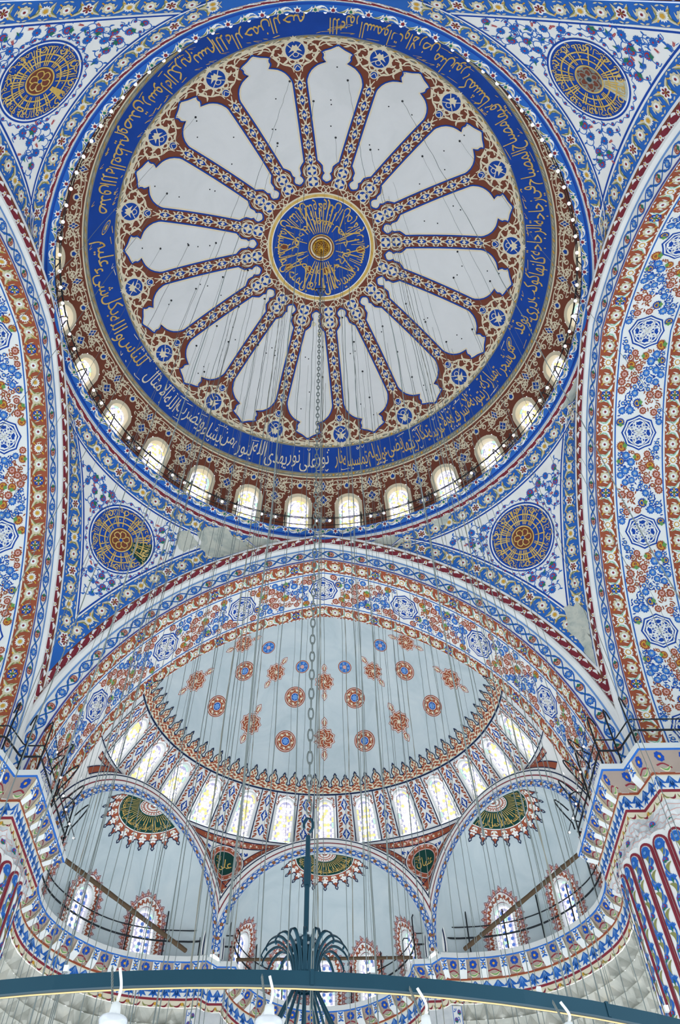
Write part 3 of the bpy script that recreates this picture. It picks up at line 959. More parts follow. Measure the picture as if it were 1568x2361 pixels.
# drum scrolls between and over the windows
def lozenge(cv, x, y, w, h, knot=False):
    o = [poly(np.array([(0, h*1.25), (w*1.35, 0), (0, -h*1.25), (-w*1.35, 0)]), 'cream', 2), poly(np.array([(0, h), (w, 0), (0, -h), (-w, 0)]), 'blue', 3)]
    if knot: o += [line2(np.array([(-w*.5, h*.5), (w*.5, -h*.5)]), .03, 'cream', 4), line2(np.array([(w*.5, h*.5), (-w*.5, -h*.5)]), .03, 'cream', 4)]
    cv.draw(o, x, y)


def curl(sz=1.):
    return [vine(smooth([(-.22*sz, -.16*sz), (-.05*sz, .1*sz), (.14*sz, .1*sz), (.16*sz, -.06*sz), (.03*sz, -.08*sz)], 5), .04*sz+.01, 'cream', 1), leaf2((-.22*sz, -.16*sz), (-.28*sz, .14*sz), .1*sz, 'cream', 1, .2), leaf2((.12*sz, .1*sz), (.3*sz, .2*sz), .09*sz, 'cream', 1, .2), leaf2((-.02*sz, .06*sz), (-.1*sz, .26*sz), .08*sz, 'cream', 1)]


def drum_motif():
    """one bay, centred between two windows"""
    o = []; bw = PI/28*11.6; top = -SB['b3']-.12
    H = [vine(smooth([(.05, top-.55), (.3, top-.4), (.5, top-.55), (.45, top-.8), (.25, top-.78), (.22, top-.6), (.45, top-.38), (.8, top-.3), (bw, top-.42)], 6), .055, 'cream', 1),
         vine(smooth([(.1, top-.1), (.4, top-.16), (.75, top-.08), (bw, top-.12)], 5), .045, 'cream', 1), vine(spiral((.85, top-.52), .17, .5, 1.3), .05, 'cream', 1),
         vine(smooth([(.05, top-1.1), (.35, top-1.0), (.42, top-1.25), (.2, top-1.42), (.05, top-1.6), (.3, top-1.75), (.4, top-2.0), (.12, top-2.15)], 6), .05, 'cream', 1),
         vine(smooth([(.1, top-2.2), (.4, top-2.1), (.42, top-2.4), (.15, top-2.7)], 6), .05, 'cream', 1), vine(spiral((.3, top-1.55), .12, 0, -1.2), .045, 'cream', 1)]
    H += leaves_on(H[0][0][:49], 5, .17, 'cream', 1)+leaves_on(H[1][0][:16], 4, .15, 'cream', 1)+leaves_on(H[3][0][:43], 5, .17, 'cream', 1)+leaves_on(H[4][0][:19], 4, .16, 'cream', 1)
    H += xf(curl(.7), 1, .4, .28, top-.3)+xf(curl(.65), 1, 2.2, .62, top-.72)+xf(curl(.6), 1, 1.2, .25, top-2.45)+xf(curl(.6), 1, 3.6, 1.05, top-.25)
    o += mirror(H)
    return o


DM = drum_motif()
for k in range(28):
    psi = k*2*PI/28
    cv = Canvas(DRUMMB, dome_fn(psi)); cv.draw(DM); top = -SB['b3']-.12
    lozenge(cv, 0, top-.42, .13, .26, True); lozenge(cv, 0, top-1.25, .2, .28, True)
    cv.draw([poly(star(8, .26, .5)*[1, .6], 'cream', 2), poly(star(8, .2, .42)*[1, .6], 'blue', 3), poly(lobes(4, .14, .3, 4), 'cream', 4)], 0, top-2.75)
    cv.draw([poly(circ(.17, 12)*[1, 1.15], 'cream', 2), poly(np.array([(0, .14), (.11, .02), (.07, -.1), (-.07, -.1), (-.11, .02)]), 'blue', 3)], PI/28*float(np.interp(-top+.42, _sf, PR[:, 0])), top-.42)


# ------------------------------------------------------------------ windows
WCOUNT = [0]
GW = ['glass_white']*11+['glass_yellow']*5+['glass_lilac']*4


def make_window(fn, a, fw, h, yb, label, depth=.3, style='gold', group=None, glass=True, frame='cream', bottom=False):
    """arched window cut in the wall: frame ring, splayed reveal, stained glass in lead"""
    WCOUNT[0] += 1
    root = MB(); inner = arch_outline(a, h, yb); outer = arch_outline(fw, h, yb)
    if len(inner) == len(outer):
        k = len(inner); V = np.vstack([outer, inner]); P, N = fn(V[:, 0], V[:, 1]); q = np.arange(k-1)
        root.add(P+N*.012, np.stack([q, q+1, q+1+k, q+k], 1), frame)
    P, N = fn(inner[:, 0], inner[:, 1]); _, N0 = fn(np.array([0.]), np.array([yb+h])); V = np.vstack([P+N*.012, P-N0*depth])
    root.add(V, np.stack([q, q+1, q+1+k, q+k], 1), frame)
    e = np.array([[-a, yb], [a, yb]]); P, N = fn(e[:, 0], e[:, 1]); root.add(np.vstack([P+N*.012, P-N0*depth]), [(0, 1, 3, 2)], frame)
    ro = root.build('window_%d' % WCOUNT[0], None, kind='structure', label=label, category='window')
    if group: ro['group'] = group
    g = MB(); c = Canvas(g, lambda x, y: (fn(x, y)[0]-N0*depth, np.broadcast_to(N0, (len(x), 3))), .004, 0)
    out = np.vstack([inner]); mid = np.array([[0, yb+h*.5]])
    rows = [(y, a) for y in np.linspace(yb, yb+h, 24)]+[(yb+h+a*math.sin(t), a*math.cos(t)) for t in np.linspace(.1, PI/2-.02, 12)]
    yy = np.array([r[0] for r in rows]); ww = np.array([r[1] for r in rows]); n = len(rows); q = np.arange(n-1)
    for u in np.linspace(-1, 1, 5)[:-1]:
        Vv = np.vstack([np.stack([ww*u, yy], 1), np.stack([ww*(u+.5), yy], 1)]); F = np.stack([q, q+1, q+1+n, q+n], 1)
        c.shape((Vv, np.concatenate([F[:, :3], F[:, [0, 2, 3]]]), 'glowing_lead', 0))
    # border of oblong panes
    L = np.r_[0, np.cumsum(np.hypot(*np.diff(inner, axis=0).T))]; nb_ = int(L[-1]/.26); bwid = .115 if a > .45 else .09
    cols_ = ['glass_white']*6+['glass_green', 'glass_yellow'] if style == 'gold' else ['glass_white']*7+['glass_lilac', 'glass_green']
    for i in range(nb_):
        s0, s1 = L[-1]*(i+.07)/nb_, L[-1]*(i+.93)/nb_; sx = np.linspace(s0, s1, 4)
        pts = np.stack([np.interp(sx, L, inner[:, 0]), np.interp(sx, L, inner[:, 1])], 1); c.shape(strip2(pts, -bwid, -.012, rnd.choice(cols_), 1))
    for i in range(int(2*a/.26)):
        w_ = 2*a/int(2*a/.26); x0 = -a+w_*(i+.07); x1 = -a+w_*(i+.93)
        c.shape((np.array([(x0, yb+.012), (x1, yb+.012), (x1, yb+bwid), (x0, yb+bwid)]), np.array([(0, 1, 2), (0, 2, 3)]), rnd.choice(cols_), 1))
    # star-and-ring panes
    r = .082; ai = a-bwid-.015; row = 0; y = yb+bwid+r*.7; hexs = {}
    while y < yb+h+a:
        for i in range(-10, 11):
            x = i*r*1.86+(r*.93 if row % 2 else 0)
            if in_arch(np.array([x]), np.array([y]), ai, h, yb, -.04)[0]:
                if style == 'blue': key = 'glass_blue' if (row % 2 and i % 2) else rnd.choice(['glass_white']*5+['glass_green', 'glass_lilac'])
                else: key = rnd.choice(GW)
                hexs.setdefault(key, []).append((x, y))
        y += r*1.62; row += 1
    for key, pts in hexs.items():
        pts = np.array(pts); c.many([poly(lobes(6, r*.9, .07, 2), key, 1)], pts[:, 0], pts[:, 1])
    g.build('stained_glass', ro)
    return ro


emis('glowing_lead', 'b4b4d6', .7)  # backing between the panes glows dimly: window bloom put into its colour
for k in range(28):
    q = (k+.5)*2*PI/28; side = k < 14; n_ = k if side else 27-k
    lab = 'arched stained-glass window round the dome base, %s to the %s of the hanging chain' % (NUM[n_], 'right' if side else 'left')
    make_window(dome_fn(q), WIN_A, WIN_F, WH, WYB, lab, .3, 'gold', 'windows round the base of the dome')
ceil = DOMEMB.build('ceiling', None, kind='structure', label='great round dome with painted brown ribs and white plaster panels', category='dome')
MEDMB.build('calligraphy_roundel', ceil, label='blue roundel with gilt lettering at the crown of the dome')
BANDMB.build('inscription_band', ceil, label='blue band with a ring of Arabic lettering')
DRUMMB.build('window_drum', ceil, label='brown drum painted with cream scrolls and blue lozenges')
for mb in panels: mb.build('plaster_panel', ceil)
for mb in ribs: mb.build('painted_rib', ceil)
# ------------------------------------------------------------------ arches, ring cornice and pendentives: painted borders and flowers
RL = np.r_[0, np.cumsum(np.hypot(*np.diff(np.array(RING), axis=0).T))]; RA = np.array(RING)


def ring_pos(x, y):
    psi = np.asarray(x, float)/11.2; r = np.interp(y, RL, RA[:, 0]); z = np.interp(y, RL, RA[:, 1])
    return np.stack([r*np.sin(psi), r*np.cos(psi), z], 1)


cvR = Canvas(RINGMB, nfun(ring_pos, (0, 0, 20), 1e-3), .004)
CIR = 2*PI*11.2; y0 = RL[1]; y1 = RL[5]
n = 56; X = np.arange(n)*CIR/n; ym = (y0+y1)/2+.03; st = CIR/n
wav = np.linspace(0, CIR, n*12+1)
cvR.many([leaf2((-.5, -.1), (-.02, .09), .15, 'chalk', 1, .15), leaf2((-.45, .02), (.02, -.07), .07, 'sand', 2, .1), leaf2((.1, .12), (.5, -.08), .13, 'chalk', 1, -.2), leaf2((.15, .06), (.45, -.04), .06, 'olive', 2, -.2)], X, ym)
cvR.many([poly(star(7, .09, .17), 'chalk', 2), poly(circ(.07, 8), 'maroon', 3)], X+st*.5, ym)
cvR.many([poly(star(6, .08, .16), 'cream', 2), poly(circ(.06, 8), 'green', 3)], X, ym)
cvR.shape(strip2(np.stack([wav, np.full(len(wav), RL[8]-.05)], 1), -.03, .03, 'royal', 1))


def scroll_band(cv, x0, x1, yc, amp, per, ground, motifs, stem='chalk', fill=None, rotq=0):
    """running scroll with a leaf at every turn between small flowers"""
    t = np.arange(x0, x1, per/12)
    cv.shape(line2(np.stack([t, yc+amp*np.sin(t*2*PI/per)], 1), amp*.35, stem, 1))


def red_scroll(cv, x0, x1, ya, yb_):
    """narrow white and maroon leaf scroll with yellow daisies"""
    yc = (ya+yb_)/2; h = abs(yb_-ya)/2
    t = np.linspace(x0, x1, 2+int((x1-x0)/.2)); cv.shape(strip2(np.stack([t, np.full(len(t), yc)], 1), -h, h, 'maroon', 1))
    X = np.arange(x0+.2, x1-.1, .62)
    cv.many([leaf2((-.28, -h*.8), (.1, h*.75), h*.75, 'chalk', 2, .25), leaf2((0, -h*.9), (.3, h*.2), h*.6, 'chalk', 2, -.2), leaf2((-.3, h*.7), (-.12, -.1*h), h*.4, 'chalk', 2, .2), leaf2((-.15, -h*.4), (.05, h*.4), h*.2, 'maroon', 3, .25)], X, yc)
    cv.many([poly(lobes(6, h*.62, .2, 3), 'chalk', 3), poly(circ(h*.3, 7), 'amber', 4)], X+.31, yc+h*.25)


cvS = Canvas(RINGMB, nfun(ring_pos, (0, 0, 20), 1e-3), .004)
red_scroll(cvS, 0, CIR, RL[9]+.02, RL[12]-.02)


def blue_chain(cv, x0, x1, yc, h, per=1.5):
    """blue vine on white with russet palmettes and blue rosettes by turns"""
    t = np.arange(x0, x1, per/14); ph = 2*PI/per
    cv.shape(line2(np.stack([t, yc+h*.62*np.sin(t*ph)], 1), .055, 'royal', 1)); cv.shape(line2(np.stack([t, yc-h*.62*np.sin(t*ph)], 1), .055, 'royal', 1))
    for s in (1, -1): cv.shape(strip2(np.array([(x0, yc), (x1, yc)]) if 0 else np.stack([t, np.full(len(t), yc+s*h*.98)], 1), -.018, .018, 'sky' if s > 0 else 'maroon', 1))
    X = np.arange(x0+per/4, x1, per/2); A, B = X[::2], X[1::2]
    cv.many(xf(m_palmette('rust', 'pink', 'rust', 'green'), h*.62), A, yc, 1, -PI/2); cv.many(xf(m_rosette('royal', 'sky', 'sand', 9), h*.55), B, yc)
    cv.many([poly(circ(h*.2, 7), 'royal', 2), poly(circ(h*.1, 6), 'green', 3), leaf2((0, 0), (.2, .16), .1, 'royal', 2), leaf2((0, 0), (-.2, -.16), .1, 'royal', 2)], np.r_[A, B]+per/4, yc)


BORD = [M1['spk_wht'], M1['ros_wht'], M1['ros_red'], M1['ros_wht']]


def flower_border(cv, x0, x1, ya, yb_, pal, stem='sand', ok=None):
    """rosettes in the loops of a feathered scroll, on a coloured ground"""
    yc = (ya+yb_)/2; h = abs(yb_-ya)/2; per = h*4.1; t = np.arange(x0, x1, per/14)
    X = np.arange(x0+per*.25, x1, per/2); I = np.arange(len(X)); up = np.where(I % 2, -1, 1)
    k = np.ones(len(X), bool) if ok is None else ok(X, np.full(len(X), yc))
    X, I, up = X[k], I[k], up[k]
    for j, mo in enumerate(pal): cv.many(xf(mo, h*.64), X[I % len(pal) == j], yc+.0*X[I % len(pal) == j], 1, 0, 2, 1)
    fe = [leaf2((-h*.2, -h*.92), (h*.35, h*.8), h*.4, stem, 1, .35), leaf2((-h*.13, -h*.75), (h*.3, h*.6), h*.18, 'mint' if stem == 'chalk' else 'olive', 2, .35)]
    fx = X+per*.25; kk = np.ones(len(fx), bool) if ok is None else ok(fx, np.full(len(fx), yc))
    cv.many(fe, fx[kk], yc, 1, 0, 0, up[kk])
    sp = [leaf2((-h*.5, h*.86), (-h*.05, h*.98), h*.16, stem, 1), leaf2((h*.05, h*.98), (h*.5, h*.84), h*.16, stem, 1), leaf2((-h*.5, -h*.86), (-h*.05, -h*.98), h*.16, stem, 1), leaf2((h*.05, -h*.98), (h*.5, -h*.84), h*.16, stem, 1),
          leaf2((-h*.8, -h*.4), (-h*.62, h*.3), h*.13, stem, 1), leaf2((h*.66, -h*.3), (h*.84, h*.4), h*.13, stem, 1), poly(circ(h*.09, 6, -h*.7, h*.62), 'amber', 1), poly(circ(h*.09, 6, h*.72, -h*.6), 'amber', 1)]
    cv.many(sp, X, yc)


SOFB = [[M1['ros_blu'], M1['ros_wht'], M1['spk_yel'], M1['ros_wht'], M1['spk_yel'], M1['ros_wht']],
        [M1['ros_wht'], M1['spk_wht'], M1['ros_wht'], M1['ros_blu']]]


def octagon():
    o = [poly(star(8, .95, 1.06), 'blue', 1), poly(star(8, .87, .96), 'chalk', 2), poly(star(8, .79, .87), 'blue', 3)]
    for a in np.arange(8)*PI/4+PI/8: o += [line2(circ(.17, 12, .3*math.sin(a), .3*math.cos(a)), .045, 'chalk', 4, True), poly(lobes(3, .07, .3, 3), 'chalk', 4, (0, 0)) if 0 else leaf2((.5*math.sin(a-.12), .5*math.cos(a-.12)), (.66*math.sin(a+.1), .66*math.cos(a+.1)), .1, 'chalk', 4)]
    for a in np.arange(4)*PI/2:
        o += [line2(circ(.36, 20, .36*math.sin(a), .36*math.cos(a)), .055, 'chalk', 4, True), line2(circ(.2, 14, .52*math.sin(a+PI/4), .52*math.cos(a+PI/4)), .05, 'chalk', 4, True)]
        o += [leaf2((.66*math.sin(a-.25), .66*math.cos(a-.25)), (.78*math.sin(a+.1), .78*math.cos(a+.1)), .12, 'chalk', 4), line2(np.array([(.75*math.sin(a+.5), .75*math.cos(a+.5)), (.75*math.sin(a+PI+.5), .75*math.cos(a+PI+.5))]), .05, 'chalk', 4)]
    o += [line2(circ(.74, 32), .04, 'chalk', 4, True), poly(lobes(4, .1, .3, 3), 'chalk', 4)]
    return o


OCT = octagon()
SIG_OCT = [0.0]+[math.radians(78.3-a)*AR for a in (60.2, 42.2, 23.9, 5.8)]
SIG_OCT = SIG_OCT+[-v for v in SIG_OCT[1:]]


def soffit_field(cv, seed):
    """sprays of blue and rust flowers round the interlaced octagons: the cluster repeats between octagons, mirrored by turns"""
    r = random.Random(seed); pts = []
    base = []
    def add(x, y, k, s):
        for q in base:
            if math.hypot(q[0]-x, q[1]-y) < (s+q[3])*.86: return
        base.append((x, y, k, s))
    for _ in range(900):
        x = r.uniform(-2.1, 2.1); y = r.uniform(.98, 2.62)
        if min(math.hypot(x-2.08, y-1.79), math.hypot(x+2.08, y-1.79)) < .86: continue
        warm = math.sin(x*2.3+y*3.1+seed) > -.1
        k = r.choice(['aster_rst', 'palm_rst', 'bud_rst', 'aster_rst'] if warm else ['aster_blu', 'palm_bl2', 'bud_blu', 'aster_blu'])
        add(x, y, k, {'a': .15, 'p': .2, 'b': .1}[k[0]]*r.uniform(.9, 1.2))
    sprig = []
    for x, y, k, s in base:
        for _ in range(4):
            a = r.uniform(0, 2*PI); sprig.append((x+math.cos(a)*s*1.45, y+math.sin(a)*s*1.45, a, 'rst' in k))
    ce = sorted(SIG_OCT+[5*math.radians(18.1)*AR, -5*math.radians(18.1)*AR])
    for i in range(len(ce)-1):
        c0 = (ce[i]+ce[i+1])/2; f = 1 if i % 2 else -1
        for name in ('aster_rst', 'palm_rst', 'bud_rst', 'aster_blu', 'palm_bl2', 'bud_blu'):
            q = np.array([(x, y, s) for x, y, k, s in base if k == name])
            if len(q): cv.many(M1[name], c0+q[:, 0], 1.79+f*(q[:, 1]-1.79), q[:, 2], np.arange(len(q))*1.7, 1)
        for w_, key in ((True, 'rust'), (False, 'blue')):
            q = np.array([(x, y, a) for x, y, a, w in sprig if w == w_])
            q = q[(np.abs(q[:, 1]-1.79) < .9) & (np.hypot(np.abs(q[:, 0])-2.08, q[:, 1]-1.79) > .83)]
            cv.many([leaf2((0, -.07), (0, .08), .055, key, 0)], c0+q[:, 0], 1.79+f*(q[:, 1]-1.79), 1, q[:, 2])


for k, A in ARCH.items():
    ref = (0, 0, 15)
    m1, m2 = AMB[k]; cs = Canvas(m1, nfun(A.soffit, ref), .005); cf = Canvas(m2, nfun(A.face, ref, 1e-3), .005)
    t = np.linspace(-SIG, SIG, 241)
    st_ = lambda y, w_, key, c=cs, l=1: c.shape(strip2(np.stack([t, np.full(241, y)], 1), -w_/2, w_/2, key, l))
    for y in (.80, 2.78): st_(y, .055, 'royal')
    for y in (.725, 2.855): st_(y, .05, 'chalk')
    if k != 'near':
        flower_border(cs, -SIG, SIG, .03, .69, SOFB[1 if k == 'left' else 0], 'chalk' if k != 'left' else 'sand')
        flower_border(cs, -SIG, SIG, 2.89, 3.55, SOFB[1 if k == 'left' else 0], 'chalk' if k != 'left' else 'sand')
        soffit_field(cs, dict(far=3, right=5, left=8)[k])
        for s in SIG_OCT: cs.draw(xf(OCT, .70), s, 1.79)
    stf = lambda y, w_, key: st_(y, w_, key, cf, 2)
    blue_chain(cf, -SIG, SIG, .35, .29)
    stf(.03, .03, 'royal'); stf(.075, .02, 'royal'); stf(.67, .03, 'sky')
    red_scroll(cf, -SIG, SIG, 1.03, 1.27)
    stf(1.0, .05, 'brown'); stf(1.285, .03, 'brown')
    w_ = m2.build('wall_%s' % k, None, kind='structure', label=dict(far='great pointed arch in the middle framing the half dome', right='great arch along the right edge with white flowered underside', left='great arch along the left edge with white flowered underside', near='great arch overhead at the top edge of the view')[k], category='arch')
    m1.build('soffit', w_)
for k, mb in SIDE.items(): mb.build('ceiling_%s' % k, None, kind='structure', label='plain half dome behind the %s great arch' % k, category='dome')
rg = RINGMB.build('trim_1', None, kind='structure', label='round painted ring cornice under the dome windows', category='cornice')


# pendentives
def roundel(name, parent, proj, P0, R_, words, inner, label, patch=None, up=(0, 0, 1), rot=0.):
    mb = MB(); cv = frame_canvas(mb, proj, P0, up, rot, .006)
    def disc(r0, r1, key, l, n=72, rings=5):
        rr = np.linspace(r0, r1, rings); tt = np.linspace(0, 2*PI, n+1); V = np.array([(r*math.sin(a), r*math.cos(a)) for r in rr for a in tt])
        F = grid_faces(rings, n+1); cv.shape((V, np.concatenate([F[:, :3], F[:, [0, 2, 3]]]), key, l))
    disc(0.02*R_, .92*R_, 'blue', 3); disc(.92*R_, .955*R_, 'chalk', 3, 72, 2); disc(.955*R_, R_, 'blue', 3, 72, 2)
    disc(0.01, .335*R_, 'brown' if inner != 'worn' else 'darkstone', 4); disc(.31*R_, .345*R_, 'goldleaf', 5, 60, 2)
    if patch is not None:
        a0, a1, key = patch; tt = np.linspace(a0, a1, 14); V = np.vstack([np.stack([.345*R_*np.sin(tt), .345*R_*np.cos(tt)], 1), np.stack([.92*R_*np.sin(tt), .92*R_*np.cos(tt)], 1)])
        q = np.arange(13); F = np.stack([q, q+1, q+15, q+14], 1); cv.shape((V, np.concatenate([F[:, :3], F[:, [0, 2, 3]]]), key, 4))
    g = 'goldleaf'
    radial_text(cv, words, .865*R_, -.24*R_, g, 6, a0=PI*.97)
    for rr in (.49, .66): cv.shape(line2(circ(rr*R_, 64), .035*R_, g, 6, True))
    rr_ = random.Random(len(label)); a = rr_.uniform(0, .4)
    while a < 2*PI+.1:
        for j in range(rr_.choice([1, 2, 3])):
            b = a+j*.1; r1 = rr_.uniform(.68, .86); cv.shape(line2(np.array([(math.sin(b)*r*R_, math.cos(b)*r*R_) for r in np.linspace(.38, r1, 5)]), np.linspace(.022, .036, 5)*R_, g, 7))
        a += rr_.uniform(.34, .52)
    for a in np.arange(10)*2*PI/10+.3:
        c = smooth([(.80, a-.12), (.72, a), (.80, a+.1), (.87, a+.02)], 5); cv.shape(line2(np.stack([c[:, 0]*R_*np.sin(c[:, 1]), c[:, 0]*R_*np.cos(c[:, 1])], 1), .03*R_, g, 7))
    for a in np.arange(22)*2*PI/22: cv.draw([poly(np.array([(0, .02), (.02, 0), (0, -.02), (-.02, 0)])*R_, g, 7)], R_*.575*math.sin(a), R_*.575*math.cos(a))
    if inner == 'worn':
        for a in np.arange(6)*PI/3: cv.draw([poly(lobes(5, .09*R_, .2, 4), 'brown', 6)], .2*R_*math.sin(a), .2*R_*math.cos(a))
        cv.shape(line2(lobes(6, .2*R_, .25, 6), .03*R_, 'grey', 7, True)); cv.draw([poly(circ(.06*R_, 10), 'teal', 7)])
    else:
        for a in np.arange(6)*PI/3:
            cv.draw([line2(smooth([(0, .05), (.07, .13), (.03, .24), (-.09, .23), (-.1, .12)], 5)*R_, .028*R_, g, 6)], 0, 0, 1, a)
        cv.draw([poly(circ(.055*R_, 10), 'blue', 6), line2(circ(.06*R_, 12), .015*R_, g, 7, True)])
    return mb.build(name, parent, label=label)


def vine_field(cv, pts, rr_):
    """blue scrolling stems, palmettes, carnations and tulips at the given canvas points"""
    ks = [('palm_blu', .22), ('aster_lt', .17), ('palm_blu', .19), ('aster_lt', .16), ('carn', .19)]
    pts = np.array(pts)
    if len(pts) == 0: return
    ch = np.array([rr_.randrange(len(ks)) for _ in pts]); ro = np.array([rr_.uniform(0, 6.3) for _ in pts])
    st = [line2(smooth([(0, 0), (.16, .18), (.36, .15), (.4, -.05), (.26, -.12)], 5), .035, 'royal', 0), line2(smooth([(0, 0), (-.2, -.12), (-.34, -.32), (-.2, -.44)], 5), .035, 'royal', 0),
          leaf2((.3, .18), (.46, .3), .08, 'royal', 0, .2), leaf2((-.3, -.2), (-.46, -.14), .08, 'royal', 0, .2), leaf2((.34, -.08), (.5, -.16), .07, 'royal', 0)]
    cv.many(st, pts[:, 0], pts[:, 1], 1, ro)
    for j, (k, s) in enumerate(ks):
        m = ch == j; cv.many(M1[k], pts[m, 0], pts[m, 1], s, ro[m], 1)
    m = np.array([rr_.random() < .45 for _ in pts]); cv.many(M1['tulip'], pts[m, 0]+.3*np.cos(ro[m]+2), pts[m, 1]+.3*np.sin(ro[m]+2), .13, ro[m]+1, 1)
    cv.many([poly(circ(.07, 8), 'royal', 1), poly(circ(.035, 6), 'red', 2)], pts[:, 0]+.36*np.cos(ro+4), pts[:, 1]+.36*np.sin(ro+4))


RDL = {(-1, 1): ('هو الله الذي لا اله الا هو عالم الغيب والشهادة هو الرحمن الرحيم'.split(), 'x', 'blue and gold calligraphy roundel with a green-stained patch at its right, lower left', (1.15, 1.95, 'forest')),
       (1, 1): ('ان الله على كل شيء قدير وما النصر الا من عند الله العزيز الحكيم'.split(), 'x', 'blue and gold calligraphy roundel, intact, low on the right', None),
       (1, -1): ('سبحان الله والحمد لله ولا اله الا الله والله اكبر الملك القدوس'.split(), 'worn', 'large upper right calligraphy roundel with worn grey centre and bare patch', (3.5, 4.05, 'bare')),
       (-1, -1): ('لا حول ولا قوة الا بالله العلي العظيم الحي القيوم السلام المؤمن'.split(), 'x', 'large upper left calligraphy roundel with brown centre, cut by the picture edge', None)}
for (sx, sy), (p, mb) in PEN.items():
    far_e = np.linspace(0, p.pc, 60); sid_e = np.linspace(p.pc, PI/2, 60); al = np.linspace(0.0, PI/2, 120)
    cen = p.pos(np.array([p.pc]), np.array([.68]))[0]
    E = [Path(p.pos(far_e, 0*far_e), p.proj, cen), Path(p.pos(sid_e[::-1], 0*sid_e), p.proj, cen), Path(p.pos(al, 0*al+1), p.proj, cen)]
    def dist(P, skip=None):
        d = np.full(len(P), 9.)
        for j, e in enumerate(E):
            if j == skip: continue
            for c in range(0, len(P), 400): d[c:c+400] = np.minimum(d[c:c+400], np.linalg.norm(P[c:c+400, None]-e.P[None, ::3], axis=2).min(1))
        return d
    BW = .80
    # white field inside the blue border
    ps = np.linspace(.01, PI/2-.01, 240); tt = np.linspace(0, 1, 81); rows = []
    for q in ps:
        Pq = p.pos(np.full(81, q), tt); d = dist(Pq)-BW; k = np.where(d > 0)[0]
        if len(k) < 1: continue
        i0, i1 = k[0], k[-1]
        t0 = tt[i0]-(tt[1]*d[i0]/(d[i0]-d[i0-1]) if i0 > 0 else 0); t1 = tt[i1]+(tt[1]*d[i1]/(d[i1]-d[i1+1]) if i1 < 80 else 0)
        rows.append((q, t0, t1))
    rows = np.array(rows); ww = np.linspace(0, 1, 25)
    qq = np.repeat(rows[:, 0], 25); tq = (rows[:, 1:2]+(rows[:, 2:3]-rows[:, 1:2])*ww).ravel()
    Pw, Nw = nfun(p.pos, (0, 0, 20), 1e-3)(qq, tq); mb.add(Pw+Nw*.006, grid_faces(len(rows), 25), 'chalk')
    for j, e in enumerate(E):
        cv = Canvas(mb, e.fn, .006)
        flower_border(cv, .2, e.len-.2, .06, BW-.04, BORD, 'sand', lambda x, y, e=e, j=j: dist(e.raw(x, y), j) > .36)
        for y, w_, key in ((BW+.03, .06, 'chalk'), (BW+.1, .075, 'blue')):
            x = np.stack([e.s, np.full(len(e.s), y)], 1); ok = dist(e.raw(x[:, 0], x[:, 1]), j) > y-.02
            if ok.sum() > 6: i0, i1 = np.where(ok)[0][[0, -1]]; cv.shape(strip2(x[i0:i1+1], -w_/2, w_/2, key, 2))
    R_ = 1.63
    cenR = np.array([sx*9.12, sy*9.3, 31.95]); C0 = p.proj(cenR[None])[0][0]
    cv = frame_canvas(mb, p.proj, C0, (0, 0, 1), 0, .006); cv.l0 = 2; rr_ = random.Random(40+sx*3+sy)
    pts = []
    for i in range(-20, 21):
        for j in range(-20, 18):
            x = i*.56+(.28 if j % 2 else 0)+rnd.uniform(-.05, .05); y = j*.5+rnd.uniform(-.05, .05)
            if math.hypot(x, y) < R_+.33: continue
            pts.append((x, y))
    pts = np.array(pts); P = cv.fn(pts[:, 0], pts[:, 1])[0]; Pt, Nt = p.proj(C0[None]); raw = np.linalg.norm(P-C0, axis=1)
    ok = (dist(P) > BW+.32) & (raw < 9); vine_field(cv, pts[ok], rr_)
    a = np.arange(26)*2*PI/26; cv.many([poly(circ(.08, 7), 'royal', 1), poly(circ(.04, 6), 'red', 2), line2(smooth([(-.2, -.06), (0, .07), (.2, -.06)], 4), .03, 'royal', 0)], (R_+.15)*np.sin(a), (R_+.15)*np.cos(a), 1, -a)
    # plaster bared by damp
    def bare(c, r, key='bare'):
        q = rnd.random()*6; t = np.arange(40)*2*PI/40; o = np.stack([np.cos(t)*(1+.18*np.sin(3*t+q)+.1*np.sin(7*t))*r[0], np.sin(t)*(1+.15*np.sin(4*t+q)+.08*np.sin(9*t))*r[1]], 1)
        cb = frame_canvas(mb, p.proj, c, (0, 0, 1), 0, .006); rings = np.vstack([o*k for k in np.linspace(.02, 1, 6)]); F = []
        for a_ in range(5):
            for b_ in range(40): F.append((a_*40+b_, a_*40+(b_+1) % 40, a_*40+40+(b_+1) % 40)); F.append((a_*40+b_, a_*40+40+(b_+1) % 40, a_*40+40+b_))
        cb.shape((rings, np.array(F), key, 5))
    if (sx, sy) == (-1, 1):
        for ps, t_, r_ in ((.42, .5, (1.35, .8)), (.25, .52, (1.1, .38)), (.56, .62, (.5, .5))): bare(p.pos(np.array([ps]), np.array([t_]))[0], r_)
    if (sx, sy) == (1, 1):
        for ps, t_, r_ in ((.27, .6, (.85, .35)), (.8, .12, (.5, 1.3)), (.785, .02, (.3, .9)), (1.38, .4, (.4, 1.)), (1.3, .8, (.9, .35)), (.52, .97, (.5, .3))): bare(p.pos(np.array([ps]), np.array([t_]))[0], r_)
    side = ('upper ' if sy < 0 else 'lower ')+('right' if sx > 0 else 'left')
    w_ = mb.build('wall_%s_%s' % ('near' if sy < 0 else 'far', 'right' if sx > 0 else 'left'), None, kind='structure', label='%s triangular vault corner painted with blue flowers on white' % side, category='pendentive')
    wd, inn, lab, pat = RDL[(sx, sy)]; roundel('calligraphy_roundel', w_, p.proj, C0, R_, wd, inn, lab, pat)
